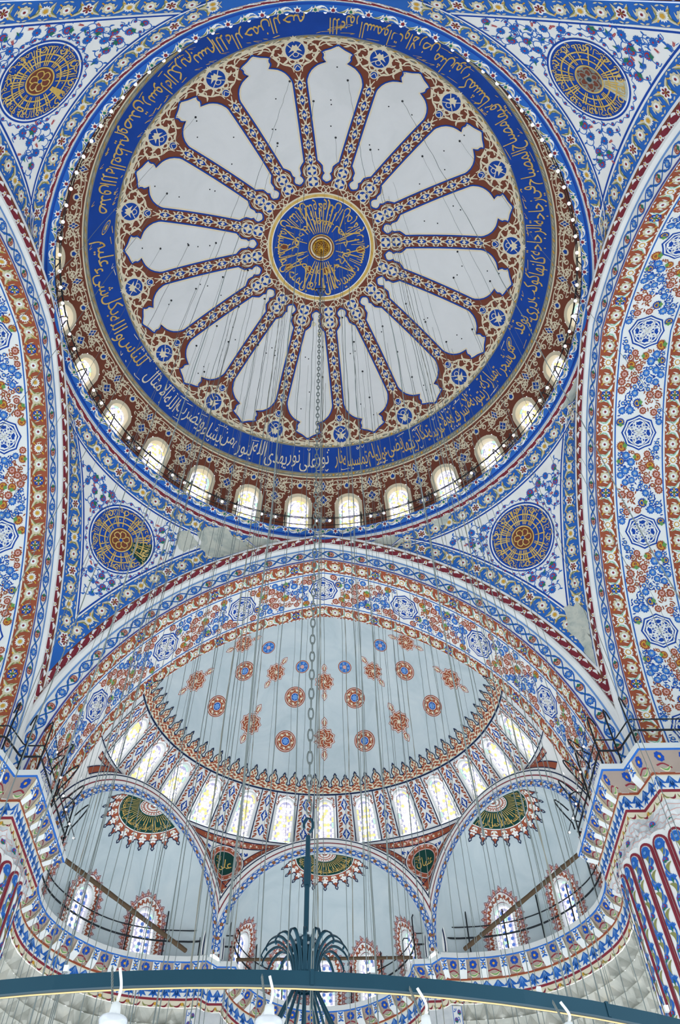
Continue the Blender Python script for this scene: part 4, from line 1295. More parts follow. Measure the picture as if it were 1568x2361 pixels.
# ------------------------------------------------------------------ half dome, its drum, the spandrels and the three niches
def crest_fn():
    p0 = math.asin((SD_TOP-24)/9.3)

    def pos(x, y):
        z = 24+9.3*np.sin(np.clip(p0+np.asarray(y, float)/8.6, -1, PI/2-.001)); return SEMI.pos(np.asarray(x, float)/8.15, z)
    return nfun(pos, (0, 15, 22), 1e-3)


cvC = Canvas(SEMIMB, crest_fn(), .005)
ML = np.array([(.28, .30), (.17, .36), (.19, .42), (.23, .52), (.19, .63), (.12, .72), (.055, .77), (.075, .84), (.0, .95)])


def merlon(k):
    R_ = ML*[1, k]+[0, .3*(1-k)]; full = np.vstack([R_, R_[::-1]*[-1, 1]])
    o = [poly(np.vstack([[(.28, .02)], full, [(-.28, .02)]]), 'cream', 0, (0, .35)), line2(np.vstack([R_*[-1, 1], R_[::-1]])[::1], .05, 'navy', 3)]
    for y in (.12, .26): o += [leaf2((-.26, y-.06), (-.04, y+.05), .1, 'rust', 1, .2), leaf2((.04, y+.05), (.26, y-.06), .1, 'rust', 1, -.2), leaf2((-.1, y-.02), (.1, y+.0), .07, 'rust', 1)]
    for x, y, a in ((0, .45, 0), (-.09, .55, .5), (.09, .55, -.5), (0, .66, 0), (-.06, .38, 1.), (.06, .38, -1.)): o += xf([leaf2((0, -.07), (0, .08), .085, 'rust', 1)], 1, a, x, y)
    return o


MR = [merlon(1.), merlon(.86)]; nm_ = 46; sp = 8.15*PI/nm_
for j in range(2):
    I = np.arange(j, nm_+1, 2); cvC.many(xf(MR[j], 1, 0), (I-nm_/2)*sp, .02, sp/.555)
cvK = Canvas(SDRUM, semi_fn(0), .005)
tx = np.linspace(-PI/2*8.3, PI/2*8.3, 240)
hl = lambda z, w_, key, l=3: cvK.shape(strip2(np.stack([tx, np.full(240, z)], 1), -w_/2, w_/2, key, l))
hl(SD_TOP-.02, .07, 'navy'); hl(SD_BOT+.1, .05, 'navy')
STEP = SWSTEP*8.3


def drum_panel():
    """russet and white panel with three blue lozenges, between two windows"""
    o = []; w_ = .33
    o += [strip2(np.stack([0*np.linspace(0, 1, 14), np.linspace(25.68, 27.9, 14)], 1), -w_, w_, 'chalk', 1)]
    for s in (1, -1): o += [strip2(np.stack([np.full(14, s*(w_+.06)), np.linspace(25.6, 27.98, 14)], 1), -.022, .022, 'navy', 3)]
    for i in range(9):
        y = 25.78+i*.25
        for s in (1, -1):
            o += [leaf2((s*.05, y-.1), (s*.3, y+.08), .13, 'rust', 2, .35*s), leaf2((s*.3, y-.12), (s*.14, y+.02), .09, 'rust', 2, -.2*s)]
    for y in (26.1, 26.8, 27.5):
        o += xf([poly(np.array([(0, .34), (.21, .0), (0, -.34), (-.21, 0)]), 'chalk', 3), poly(np.array([(0, .29), (.17, .0), (0, -.29), (-.17, 0)]), 'blue', 4), leaf2((0, -.2), (0, .2), .1, 'chalk', 5), line2(np.array([(-.1, 0), (.1, 0)]), .03, 'chalk', 5)], dy=y)
    return o


DP = drum_panel()
for k in range(-7, 7): cvK.draw(DP, (k+.5)*STEP, 0)
for k in range(-6, 7):
    for s in (1, -1):
        cvK.draw([line2(smooth([(s*.1, 27.86), (s*.25, 27.76), (s*.38, 27.84), (s*.44, 27.66), (s*.38, 27.52), (s*.46, 27.36)], 4), .035, 'rust', 2)]+[leaf2((s*x, y), (s*(x+.08), y+.06), .05, 'rust', 2) for x, y in ((.18, 27.78), (.3, 27.8), (.4, 27.7), (.4, 27.5), (.44, 27.42))], k*STEP, 0)
# painted medallions on the half dome (found where the photograph shows them)
def lobed_star(n, r): return star(n, r*.86, r*1.04)


def cartouche(r, l=0):
    o = [poly(lobed_star(10, r), 'rust', 1), poly(lobed_star(10, r*.93), 'chalk', 2), poly(lobed_star(10, r*.86), 'rust', 3)]
    for a in np.arange(8)*PI/4:
        o += xf([line2(smooth([(0, .12), (.14, .3), (.02, .5), (-.14, .62), (0, .74)], 4)*r, .045*r, 'cream', 4), leaf2((.2*r, .52*r), (.32*r, .62*r), .08*r, 'cream', 4)], 1, a)
    o += [poly(lobes(4, .14*r, .3, 4), 'cream', 5)]
    for s in (1, -1):
        c = np.array([(0, .62), (.3, .3), (.36, .02), (.2, -.16), (.3, -.3), (0, -.4), (-.3, -.3), (-.2, -.16), (-.36, .02), (-.3, .3)])*r*[.85, 1.]
        o += xf([poly(c, 'rust', 1), poly(c*.86, 'chalk', 2), poly(c*.7, 'rust', 3), leaf2((0, -.2*r), (0, .4*r), .2*r, 'cream', 4)], 1, 0 if s > 0 else PI, 0, s*1.36*r)
    return o


def ringmed(r, small=False):
    if small:
        return [poly(circ(r, 28), 'rust', 1), poly(circ(r*.87, 28), 'chalk', 2), poly(circ(r*.83, 28), 'royal', 3), poly(circ(r*.3, 12), 'pink', 5)]+[poly(lobes(4, r*.15, .3, 3), 'sky', 4, (0, 0))]+sum([xf([poly(lobes(5, r*.17, .25, 3), 'sky', 4)], 1, 0, r*.55*math.sin(a), r*.55*math.cos(a)) for a in np.arange(6)*PI/3], [])
    o = [poly(circ(r, 36), 'rust', 1), poly(circ(r*.91, 36), 'chalk', 2), poly(circ(r*.87, 36), 'rust', 3), poly(circ(r*.4, 20), 'chalk', 5), poly(circ(r*.36, 20), 'blue', 6), poly(lobes(6, r*.24, .3, 3), 'sky', 7)]
    for a in np.arange(8)*PI/4: o += xf([poly(lobes(5, r*.1, .3, 3), 'cream', 5), line2(smooth([(-.24, -.02), (-.1, .14), (.1, -.1), (.24, .04)], 4)*r, .035*r, 'cream', 4)], 1, -a, r*.64*math.sin(a), r*.64*math.cos(a))
    return o


def on_semi(x, y):
    v = ray(x, y); t = np.linspace(15, 45, 4001); g = SEMI.g(CAM+t[:, None]*v); i = np.where((g[:-1] < 0) & (g[1:] >= 0))[0]
    return CAM+v*t[i[-1]]


UPD = lambda P: np.array([-P[0], 15.2-P[1], 33.4-P[2]])
semi_parts = []
for x, y, r in ((748, 1572, .50), (748, 1703, .56), (636, 1550, .50), (860, 1547, .50), (452, 1570, .56), (1040, 1565, .56), (578, 1668, .56), (920, 1664, .56), (562, 1484, .5), (936, 1481, .5)):
    P0 = on_semi(x, y); mb = MB(); c = frame_canvas(mb, SEMI.proj, P0, UPD(P0), 0, .004); c.draw(cartouche(r)); semi_parts.append(('cartouche', mb))
for x, y, r, sm in ((619, 1493, .36, 1), (877, 1488, .36, 1), (697, 1537, .35, 1), (795, 1538, .35, 1), (564, 1547, .53, 0), (933, 1546, .53, 0), (680, 1607, .54, 0), (818, 1609, .54, 0), (500, 1628, .54, 0), (997, 1627, .54, 0), (658, 1709, .54, 0), (841, 1708, .54, 0)):
    P0 = on_semi(x, y); mb = MB(); c = frame_canvas(mb, SEMI.proj, P0, UPD(P0), 0, .004); c.draw(ringmed(r, sm)); semi_parts.append(('painted_rosette', mb))


def half_medallion(proj, P0, up, R_, words, edge=.06, nm=13, a_lim=PI/2):
    """green half disc with gilt lettering, a russet collar and a crest of points"""
    mb = MB(); cv = frame_canvas(mb, proj, P0, up, 0, .005)
    def sect(r0, r1, key, l, n=48, rings=6):
        rr = np.linspace(r0, r1, rings); tt = np.linspace(-a_lim, a_lim, n+1); V = np.array([(r*math.sin(a), -r*math.cos(a)-edge) for r in rr for a in tt])
        F = grid_faces(rings, n+1); cv.shape((V, np.concatenate([F[:, :3], F[:, [0, 2, 3]]]), key, l))
    sect(.02*R_, .36*R_, 'rust', 3); sect(.36*R_, R_, 'forest', 2); sect(R_, 1.03*R_, 'chalk', 3, 48, 2); sect(1.03*R_, 1.27*R_, 'rust', 2, 48, 3)
    for i in range(-6, 7):
        for r in (.12, .22, .31): a = (i+.5*(r == .22))*PI/13; cv.draw([poly(star(4, .02*R_, .05*R_), 'chalk', 4)], r*R_*math.sin(a), -r*R_*math.cos(a)-edge, 1, a)
    sect(.355*R_, .375*R_, 'chalk', 4, 30, 2)
    N = nm; da = 2*a_lim/N
    for i in range(N):
        a = -a_lim+(i+.5)*da; w_ = 1.27*R_*da/2
        o = np.array([(w_, 0), (w_*.55, -.05*R_), (w_*.62, -.13*R_), (w_*.25, -.2*R_), (w_*.16, -.29*R_), (w_*.32, -.33*R_), (0, -.43*R_)]); full = np.vstack([o, o[::-1]*[-1, 1]])
        mo = [poly(full[:5].tolist()+full[-5:].tolist(), 'rust', 2, (0, -.06*R_)), line2(full, .035*R_, 'navy', 4), poly(lobes(5, .1*R_, .3, 4), 'chalk', 3, (0, 0))]
        mo = xf(mo, 1, 0, 0, -1.27*R_)
        mo += xf([leaf2((-.09*R_, -.04*R_), (.0, .06*R_), .05*R_, 'chalk', 4, .2), leaf2((.09*R_, -.04*R_), (.0, .06*R_), .05*R_, 'chalk', 4, -.2), poly(lobes(4, .04*R_, .3, 3), 'cream', 4)], 1, 0, 0, -1.13*R_)
        ca = xf(mo, 1, a, 0, -edge)
        cv.draw(ca)
    wd = np.array([max(text_mesh(w_)[0][:, 0].max(), .3)+.1 for w_ in words]); e = np.r_[0, np.cumsum(wd)]/wd.sum()

    def f(i, u, v):
        a = a_lim*.96-(e[i]+(e[i+1]-e[i])*(.97-.94*u))*2*a_lim*.96; r = R_*(.9-.3*v)
        return r*np.sin(a), -r*np.cos(a)-edge
    draw_text(cv, words, f, 'gold', 4)
    for i in range(26):
        a = -a_lim+(i+.5)*2*a_lim/26; cv.shape(line2(np.array([(r*R_*math.sin(a), -r*R_*math.cos(a)-edge) for r in np.linspace(.42, .62+.14*((i*7) % 3), 5)]), np.linspace(.012, .026, 5)*R_, 'gold', 5))
    return mb


semi_parts.append(('calligraphy_medallion', half_medallion(SEMI.proj, (0, 15.1, 33.25), (0, -1, 0), 1.85, 'فمن يكفر بالطاغوت ويؤمن بالله فقد استمسك بالعروة الوثقى'.split(), .06, 15)))
cl = SEMIMB.build('ceiling_far', None, kind='structure', label='pale half dome with russet medallions beyond the middle arch', category='half dome')
SDRUM.build('window_drum', cl, label='band of russet and blue panels round the half dome windows')
for nme, mb in semi_parts: mb.build(nme, cl)
ORD = ['middle']+['%s to the %s of the middle one' % (NUM[i], s) for s in ('right',) for i in range(6)]
for k in range(-6, 7):
    lab = 'arched stained-glass window round the half dome, '+('the middle one of its row' if k == 0 else '%s to the %s of the middle one' % (NUM[abs(k)-1], 'right' if k > 0 else 'left'))
    make_window(semi_fn(k*SWSTEP), SW_A, SW_A+.09, SW_H, SW_YB, lab, .14, 'gold', 'windows round the half dome', True, 'white')
# spandrels
def edge_scroll(cv, x0, x1, ya, yb_):
    yc = (ya+yb_)/2; h = (yb_-ya)/2; t = np.arange(x0, x1, .1); per = h*3.4
    if len(t) < 4: return
    cv.shape(strip2(np.stack([t, np.full(len(t), yc)], 1), -h, h, 'rust', 1)); cv.shape(line2(np.stack([t, yc+h*.4*np.sin(t*2*PI/per)], 1), .035, 'pink', 2))
    X = np.arange(x0+per/4, x1-.05, per/2); cv.many([leaf2((-h*.7, -h*.2), (h*.2, h*.55), h*.5, 'pink', 2, .3), leaf2((h*.1, -h*.7), (h*.8, .0), h*.4, 'pink', 2, -.3), poly(lobes(5, h*.3, .25, 3), 'cream', 3)], X, yc, 1, 0, 0, np.where(np.arange(len(X)) % 2, -1, 1))
    for y in (ya, yb_): cv.shape(strip2(np.stack([t, np.full(len(t), y)], 1), -.025, .025, 'navy', 3))


for sx, (s_, mb) in SPAN.items():
    am = np.linspace(.03, s_.pp, 50); bm = np.linspace(s_.pp, 1.5, 60); al = np.linspace(.03, 1.5, 90)
    cen = s_.pos(np.array([s_.pp]), np.array([.55]))[0]; pc2 = s_.pos(np.array([1.4]), np.array([.5]))[0]
    E = [Path(s_.pos(am, 0*am), s_.proj, cen), Path(s_.pos(bm[:30], 0*bm[:30]), s_.proj, cen), Path(s_.pos(bm[30:], 0*bm[30:]), s_.proj, pc2), Path(s_.pos(al, 0*al+1), s_.proj, cen-np.array([0, 0, 1]))]
    def dist(P, skip=None):
        d = np.full(len(P), 9.)
        for j, e in enumerate(E):
            if j != skip: d = np.minimum(d, np.linalg.norm(P[:, None]-e.P[None, ::2], axis=2).min(1))
        return d
    cv = frame_canvas(mb, s_.proj, cen, (0, 0, 1), 0, .004)
    # blue arabesque ground
    g = np.array([(i*.2+(.1 if j % 2 else 0), j*.18) for i in range(-14, 15) for j in range(-16, 12)]); P = cv.fn(g[:, 0], g[:, 1])[0]; d = dist(P); raw = np.hypot(g[:, 0], g[:, 1])
    RR = .80; k = (d > .62) & (raw > RR+.08) & (raw < 3.2); rr_ = random.Random(3)
    cv.many([leaf2((-.1, -.05), (.1, .06), .1, 'blue', 1, .3), leaf2((0, -.1), (-.05, .1), .08, 'blue', 1, -.2)], g[k, 0], g[k, 1], 1, np.array([rr_.uniform(0, 6) for _ in range(k.sum())]))
    for j, e in enumerate(E):
        c = Canvas(mb, e.fn, .004); t = e.s; ok = dist(e.raw(t, 0*t+.27), j) > .12
        if ok.sum() > 5: i0, i1 = np.where(ok)[0][[0, -1]]; edge_scroll(c, t[i0], t[i1], .1, .44)
    for k_, c0 in ((1.33, .62),):
        q = s_.pos(np.array([k_]), np.array([c0]))[0]; c = frame_canvas(mb, s_.proj, q, (0, 0, 1), 0, .004); tri = np.array([(-.75, -.42), (.75, -.3), (.3*sx, .85)])
        g2 = np.array([(i*.17, j*.16) for i in range(-5, 6) for j in range(-3, 6)]); P = c.fn(g2[:, 0], g2[:, 1])[0]; k = dist(P) > .5
        c.many([leaf2((-.1, -.05), (.1, .06), .1, 'blue', 1, .3), leaf2((0, -.1), (-.05, .1), .08, 'blue', 1, -.2)], g2[k, 0], g2[k, 1], 1, np.arange(k.sum())*1.3)
    # return between the spandrel and the rear edge of the arch
    zz_ = np.linspace(20.6, 25.6, 26); A_ = np.stack([sx*(half_w(zz_)+.05), np.full(26, 15.05), zz_], 1)
    ek = s_.edges(np.array([1.53])); zsp = float(ek[1][0]); uu = np.sqrt(np.maximum((NR+ND+.02)**2-(zz_-NZ)**2, .01)); cc = np.stack([sx*(PX+_dir[0]*(4.6+uu)), 22.2+_dir[1]*(4.6+uu), zz_], 1)
    sp_ = s_.pos(np.full(26, 1.53), np.clip((zz_-zsp)/(SD_BOT-zsp), 0, 1)); B_ = np.where((zz_ > zsp)[:, None], sp_, cc)
    mb.add(np.vstack([A_, B_]), [(i, i+1, i+27, i+26) for i in range(25)], 'chalk')
    w_ = mb.build('wall_far_%s_spandrel' % ('right' if sx > 0 else 'left'), None, kind='structure', label='small painted vault corner on the %s, carrying a round green inscription' % ('right' if sx > 0 else 'left'), category='spandrel')
    rb = MB(); cv = frame_canvas(rb, s_.proj, cen, (0, 0, 1), 0, .004)
    for r0, r1, key, l in ((.01, .56, 'forest', 4), (.56, .60, 'pink', 5), (.60, .79, 'rust', 4), (.79, .83, 'chalk', 5), (.83, .86, 'navy', 4)):
        rr = np.linspace(r0, r1, 4); tt = np.linspace(0, 2*PI, 49); V = np.array([(r*math.sin(a), r*math.cos(a)) for r in rr for a in tt]); F = grid_faces(4, 49); cv.shape((V, np.concatenate([F[:, :3], F[:, [0, 2, 3]]]), key, l))
    for a in np.arange(14)*2*PI/14: cv.draw([leaf2((-.09, -.04), (.09, .05), .07, 'pink', 6, .3), poly(circ(.03, 6), 'cream', 7)], .695*math.sin(a), .695*math.cos(a), 1, -a)
    if sx < 0:
        draw_text(cv, ['علي'], lambda i, u, v: (-.36+.72*u, -.22+.62*v), 'gold', 6)
    else:
        draw_text(cv, ['عثمان'], lambda i, u, v: (-.40+.8*u, -.2+.6*v), 'gold', 6)
    draw_text(cv, ['رضي', 'الله', 'عنه'], lambda i, u, v: (-.44+.24*u, .25-.15*i+.15*v), 'gold', 6)
    rb.build('calligraphy_roundel', w_, label='round green inscription in a russet ring')
# niches
def niche_frame(cv, point=.14):
    """russet ogee border with a crest of small leaves round a niche window"""
    ai, ao = NW_A+.04, NW_A+.36; yb = 20.06
    ou = arch_outline(ao, NW_H+.1, yb, 22, point); inn = arch_outline(ai, NW_H+.1, yb, 22, .04); k = min(len(ou), len(inn)); ou, inn = ou[:k], inn[:k]; q = np.arange(k-1)
    F = np.stack([q, q+1, q+1+k, q+k], 1); V = np.vstack([ou, inn]); T = np.concatenate([F[:, :3], F[:, [0, 2, 3]]])
    cv.shape((V, T, 'chalk', 1))
    mid = (ou+inn)/2; L = np.r_[0, np.cumsum(np.hypot(*np.diff(mid, axis=0).T))]; n = int(L[-1]/.2)
    cv.shape(strip2(ou, -.03, .0, 'maroon', 2)); cv.shape(strip2(inn, .0, .025, 'maroon', 2)); cv.shape(strip2(inn*.5+ou*.5, -.012, .012, 'rust', 2))
    for i in range(n):
        s = L[-1]*(i+.5)/n; x, y = np.interp(s, L, mid[:, 0]), np.interp(s, L, mid[:, 1]); j = min(np.searchsorted(L, s), len(mid)-1); T_ = mid[j]-mid[j-1]; a = math.atan2(T_[1], T_[0])
        cv.draw([leaf2((-.09, -.1), (.07, .05), .085, 'rust', 3, .3), leaf2((.02, .12), (.1, -.06), .07, 'rust', 3, -.3), leaf2((-.08, .12), (.0, .05), .05, 'rust', 3)], x, y, 1, a)
    Lo = np.r_[0, np.cumsum(np.hypot(*np.diff(ou, axis=0).T))]; n = int(Lo[-1]/.27)
    fl = [line2(np.array([(-.1, 0), (-.13, .08), (-.05, .09), (-.055, .14), (0, .22), (.055, .14), (.05, .09), (.13, .08), (.1, 0)]), .026, 'maroon', 2), poly(np.array([(-.08, .01), (-.09, .07), (0, .17), (.09, .07), (.08, .01)]), 'pink', 1, (0, .06)), leaf2((0, .0), (0, .13), .06, 'rust', 2)]
    for i in range(n):
        s = Lo[-1]*(i+.5)/n; x, y = np.interp(s, Lo, ou[:, 0]), np.interp(s, Lo, ou[:, 1]); j = min(max(np.searchsorted(Lo, s), 1), len(ou)-1); T_ = ou[j]-ou[j-1]; a = math.atan2(T_[1], T_[0])
        cv.draw(fl, x, y, 1, a)


NTXT = dict(middle='ربنا لا تزغ قلوبنا بعد اذ هديتنا وهب لنا من لدنك رحمة'.split(), left='محمد رسول الله والذين معه اشداء على الكفار رحماء بينهم'.split(), right='انه من سليمان وانه بسم الله الرحمن الرحيم'.split())
for k, n in NICHE.items():
    mb = NMB[k]; al = np.linspace(-1.63, 1.63, 200)
    cf = Canvas(mb, nfun(lambda x, y, k=k: niche_face(k, x/(NR+.2), y), n.c-3*n.Vv, 1e-3), .006)
    xs = al*(NR+.2); bs = lambda y, w_, key: cf.shape(strip2(np.stack([xs, np.full(200, y)], 1), -w_/2, w_/2, key, 2))
    t = np.arange(-7.4, 7.4, .05); per = .62
    for s in (1, -1): cf.shape(line2(np.stack([t, .16+s*.1*np.sin(t*2*PI/per)], 1), .07, 'royal', 1))
    X = np.arange(-7.3, 7.3, per/2); cf.many([poly(circ(.085, 9), 'chalk', 2), poly(lobes(6, .07, .2, 3), 'royal', 3), poly(circ(.03, 6), 'chalk', 4)], X[::2]+per/4, .16); cf.many([poly(circ(.085, 9), 'chalk', 2), poly(lobes(5, .075, .3, 3), 'rust', 3), poly(circ(.03, 6), 'leafgreen', 4)], X[1::2]+per/4, .16)
    bs(.02, .02, 'royal'); bs(.31, .02, 'royal'); bs(.5, .05, 'maroon'); bs(.72, .05, 'navy')
    w_ = mb.build('wall_far_%s' % k, None, kind='structure', label='%s domed niche under the half dome, with blue edging and arched windows' % k, category='niche')
    half_medallion(n.proj, n.world(np.array([0.]), np.array([.05]), np.array([NZ+NR-.02]))[0], -n.Vv, 1.42 if k == 'middle' else 1.55, NTXT[k], .04, 11).build('calligraphy_medallion', w_)
    for a, blind in NWIN[k]:
        fn, t_, L_, l0 = niche_xy(k, math.radians(a)); fb = MB(); niche_frame(Canvas(fb, fn, .004)); fb.build('painted_surround', w_)
        order = sorted(NWIN[k], key=lambda q: q[0]*(1 if k != 'left' else 1)); i = [q[0] for q in order].index(a)
        if k == 'middle': lab = 'arched stained-glass window in the middle niche, '+('behind the lamp stem' if a == 0 else '%s to the %s of the lamp stem' % ({27: 'next', 62: 'second'}[abs(a)], 'right' if a > 0 else 'left'))
        else: lab = 'arched %s window in the %s niche, %s from the middle niche' % ('blind lattice' if blind else 'stained-glass', k, NUM[[abs(q[0]-(-70 if 0 else 0)) for q in NWIN[k]].index(abs(a))])
        make_window(fn, NW_A, NW_A+.07, NW_H, NW_YB, lab, .2 if not blind else .03, 'blue', 'windows in the three niches', True, 'white')
# ------------------------------------------------------------------ cornice: brackets, leaves, and the stone below
cvN = Canvas(CORNMB, nfun(corn_pos, (0, 8, 12), 1e-3), .006)
CB0, CB1 = CPS[2], CPS[3]                     # bracket zone
X = np.arange(.3, CL[-1], .84)
# corbels with blue flowers, recesses with a rosette and a folded leaf
def corbel(mb, x):
    a, b = corn_pos(np.array([x-.15, x+.15, x-.15, x+.15, x-.12, x+.12]), np.array([CB0, CB0, CB1, CB1, CB0, CB0])), None
    out = np.array([0, 0, 0.]); T = a[1]-a[0]; T = T/np.linalg.norm(T); w_ = np.array([T[1], -T[0], 0]);
    c = (a[0]+a[1]+a[2]+a[3])/4; room = np.array([0, 12, c[2]])-c
    if w_@room < 0: w_ = -w_
    V = [a[0]+w_*.03, a[1]+w_*.03, a[3], a[2], a[0]+w_*.03+[0, 0, .0], a[1]+w_*.03]
    lo0 = a[0]*.35+a[2]*.65+w_*.16-[0, 0, .02]; lo1 = a[1]*.35+a[3]*.65+w_*.16-[0, 0, .02]
    V = np.array([a[0]+w_*.02, a[1]+w_*.02, lo1, lo0, a[3]-[0, 0, .02], a[2]-[0, 0, .02]])
    mb.add(V, [(0, 1, 2, 3), (3, 2, 4, 5)], 'white', False); mb.add(V, [(0, 3, 5), (1, 4, 2)], 'sand', False)
    mid = (V[0]+V[1]+V[2]+V[3])/4; n = np.cross(V[1]-V[0], V[3]-V[0]); n /= np.linalg.norm(n)
    if n@w_ < 0: n = -n
    e1 = T; e2 = np.cross(n, e1)
    cc = Canvas(mb, lambda x, y: (mid+np.outer(x, e1)+np.outer(y, e2), np.broadcast_to(n, (len(x), 3))), .005, 1)
    cc.draw([poly(star(6, .06, .135), 'royal', 0), leaf2((-.13, .17), (.02, .1), .07, 'royal', 0), leaf2((.13, .17), (-.02, .1), .07, 'royal', 0), leaf2((-.12, -.18), (.02, -.1), .07, 'royal', 0), leaf2((.12, -.18), (-.02, -.1), .07, 'royal', 0), poly(circ(.04, 7), 'amber', 1)])


for x in X:
    corbel(CORNMB, x); xm = x+.42
    if xm > CL[-1]-.3: continue
    cvN.draw([poly(lobes(8, .15, .14, 3), 'blue', 0), poly(circ(.05, 8), 'amber', 1)], xm, CB0+.2)
    cvN.draw([leaf2((-.22, -.02), (.2, .06), .12, 'sand', 0, .25), leaf2((-.2, 0.0), (.16, .05), .05, 'leafgreen', 1, .25), line2(smooth([(-.25, .06), (0, -.08), (.25, -.02)], 4), .05, 'maroon', 0)], xm, CB0+.5)
# acanthus tongues
ya, yb_ = CPS[4]+.03, CPS[5]
X = np.arange(.1, CL[-1], .44)
cvN.many([leaf2((0, -.02), (.24*math.sin(a*1.3), .1+.4*math.cos(a)), .15, 'royal', 0, .2*np.sign(a)) for a in (-1.15, -.6, 0, .6, 1.15)]+[leaf2((0, 0), (.16*math.sin(a), .3*math.cos(a)), .03, 'sky', 1) for a in (-.5, .0, .5)], X, ya)
t = np.linspace(0, CL[-1], 700)
for y, w_, key in ((ya-.02, .04, 'cream'), (CPS[6]-.02, .03, 'maroon')): cvN.shape(strip2(np.stack([t, np.full(700, y)], 1), -w_/2, w_/2, key, 1))
X = np.arange(.2, CL[-1], .5); yc = (CPS[6]+CPS[7])/2
cvN.many([leaf2((-.2, -.06), (.05, .07), .07, 'maroon', 0, .3), leaf2((.02, .06), (.22, -.06), .06, 'olive', 0, .3)], X, yc); cvN.many([poly(lobes(6, .06, .2, 3), 'amber', 0)], X[::2]+.25, yc)
CORNMB.build('trim_2', None, kind='structure', label='painted bracketed cornice winding over the piers and round the niches', category='cornice')


# stone below the cornice: faceted vaulting cells under the side niches, dressed blocks elsewhere
def cells(mb, x0, x1, z0, z1, o0, key='marble', cw=.62, ch=.6, depth=.4, seed=1):
    """rows of pointed cells stepping back as they go down"""
    r_ = random.Random(seed); nrow = int((z0-z1)/ch)
    def at(x, o, z):
        return np.array([np.interp(x, CL, CORN_PL[:, 0])+o*np.interp(x, CL, CN[:, 0]), np.interp(x, CL, CORN_PL[:, 1])+o*np.interp(x, CL, CN[:, 1]), z])
    V, F = [], []
    for j in range(nrow):
        zt = z0-j*ch; zb = zt-ch; ot = o0+depth*j*.42; sh = cw/2 if j % 2 else 0
        x = x0-cw
        while x < x1:
            a, b, m = x+sh, x+sh+cw, x+sh+cw/2; b_ = len(V); a, b, m = (min(max(q, x0), x1) for q in (a, b, m))
            if b-a > .05:
                P = [at(a, ot, zt), at(b, ot, zt), at(m, ot+depth*.1, zt), at(a, ot+depth*.05, zb+.12), at(b, ot+depth*.05, zb+.12), at(m, ot+depth*1.25, zb+r_.uniform(0, .1)), at(a, ot+depth*.42, zb), at(b, ot+depth*.42, zb)]
                V += P; F += [(b_, b_+2, b_+5), (b_+2, b_+1, b_+5), (b_, b_+5, b_+3), (b_+1, b_+4, b_+5), (b_+3, b_+5, b_+6), (b_+4, b_+7, b_+5), (b_+5, b_+7, b_+6)]
            x += cw
    mb.add(np.array(V), np.array(F), key, False)


def wall_strip(mb, x0, x1, z0, z1, o, key='stone', oz=0.):
    n = max(int((x1-x0)/.3), 2); x = np.linspace(x0, x1, n)
    f = lambda a, z: np.stack([np.interp(a, CL, CORN_PL[:, 0])+(o+oz*(z0-z))*np.interp(a, CL, CN[:, 0]), np.interp(a, CL, CORN_PL[:, 1])+(o+oz*(z0-z))*np.interp(a, CL, CN[:, 1]), z], 1)
    surf(mb, f, x, np.linspace(z0, z1, 8), key); return nfun(f, (0, 5, 12), 1e-3)


iS = len(CORN); nS = 3*(len(CORN_S)-1)+1
xa, xb = CL[5], CL[iS+nS]               # right side niche
LT = CL[-1]
for sd in (0, 1):
    seg = (lambda a, b: (a, b)) if sd == 0 else (lambda a, b: (LT-b, LT-a))
    mb = MB(); o = .64
    a, b = seg(xa, xb); cells(mb, a, b, 18.24, 14.0, o, 'stone', .62, .55, .34, 3+sd); wall_strip(mb, a, b, 18.24, 9.5, o+1.9, 'stone')
    a, b = seg(xb, CL[iS+nS+2]); wall_strip(mb, a, b, 18.24, 12, o, 'marble')
    mb.build('wall_%s_pier' % ('right' if sd == 0 else 'left'), None, kind='structure', label='grey stone wall with faceted vaulting cells below the cornice on the %s' % ('right' if sd == 0 else 'left'), category='wall')
mb = MB(); xm0 = CL[iS+nS+2]; wall_strip(mb, xm0, LT-xm0, 18.24, 12, .64, 'marble'); mb.build('wall_far_base', None, kind='structure', label='stone wall under the middle niche, mostly below the picture', category='wall')


# tiled strip with flowers on the pier between niches
for sd in (1, -1):
    mb = MB(); x0 = CL[iS+nS-1]+.12 if 0 else (CL[iS+nS]-.62); x0 = x0 if sd > 0 else LT-x0-.62
    f = lambda x, z: corn_pos(x0+np.asarray(x, float), np.full(len(np.atleast_1d(x)), CPS[7]))*[1, 1, 0]+np.outer(z, [0, 0, 1])
    c = Canvas(mb, nfun(f, (0, 10, 12), 1e-3), .012); n = 9; z = np.linspace(13.5, 18.15, n)
    for i in range(3):
        xx = .62*np.array([i, i+1])/3; V = np.vstack([np.stack([np.full(n, xx[0]), z], 1), np.stack([np.full(n, xx[1]), z], 1)]); q = np.arange(n-1); F = np.stack([q, q+1, q+1+n, q+n], 1); c.shape((V, np.concatenate([F[:, :3], F[:, [0, 2, 3]]]), 'chalk', 1))
    for x in (.03, .59): c.shape(line2(np.stack([np.full(n, x), z], 1), .035, 'royal', 2))
    zz_ = np.arange(13.7, 18.1, .3); c.many(M1['palm_blu'], .2+.22*(np.arange(len(zz_)) % 2), zz_, .13, 0, 2); c.many(M1['lp_blu'], .42-.22*(np.arange(len(zz_)) % 2), zz_+.05, .14, np.arange(len(zz_))*1.3, 2)
    mb.build('trim_%d' % (3 if sd > 0 else 4), None, kind='structure', label='narrow upright strip of flowered tiles beside the middle niche on the %s' % ('right' if sd > 0 else 'left'), category='tile panel')


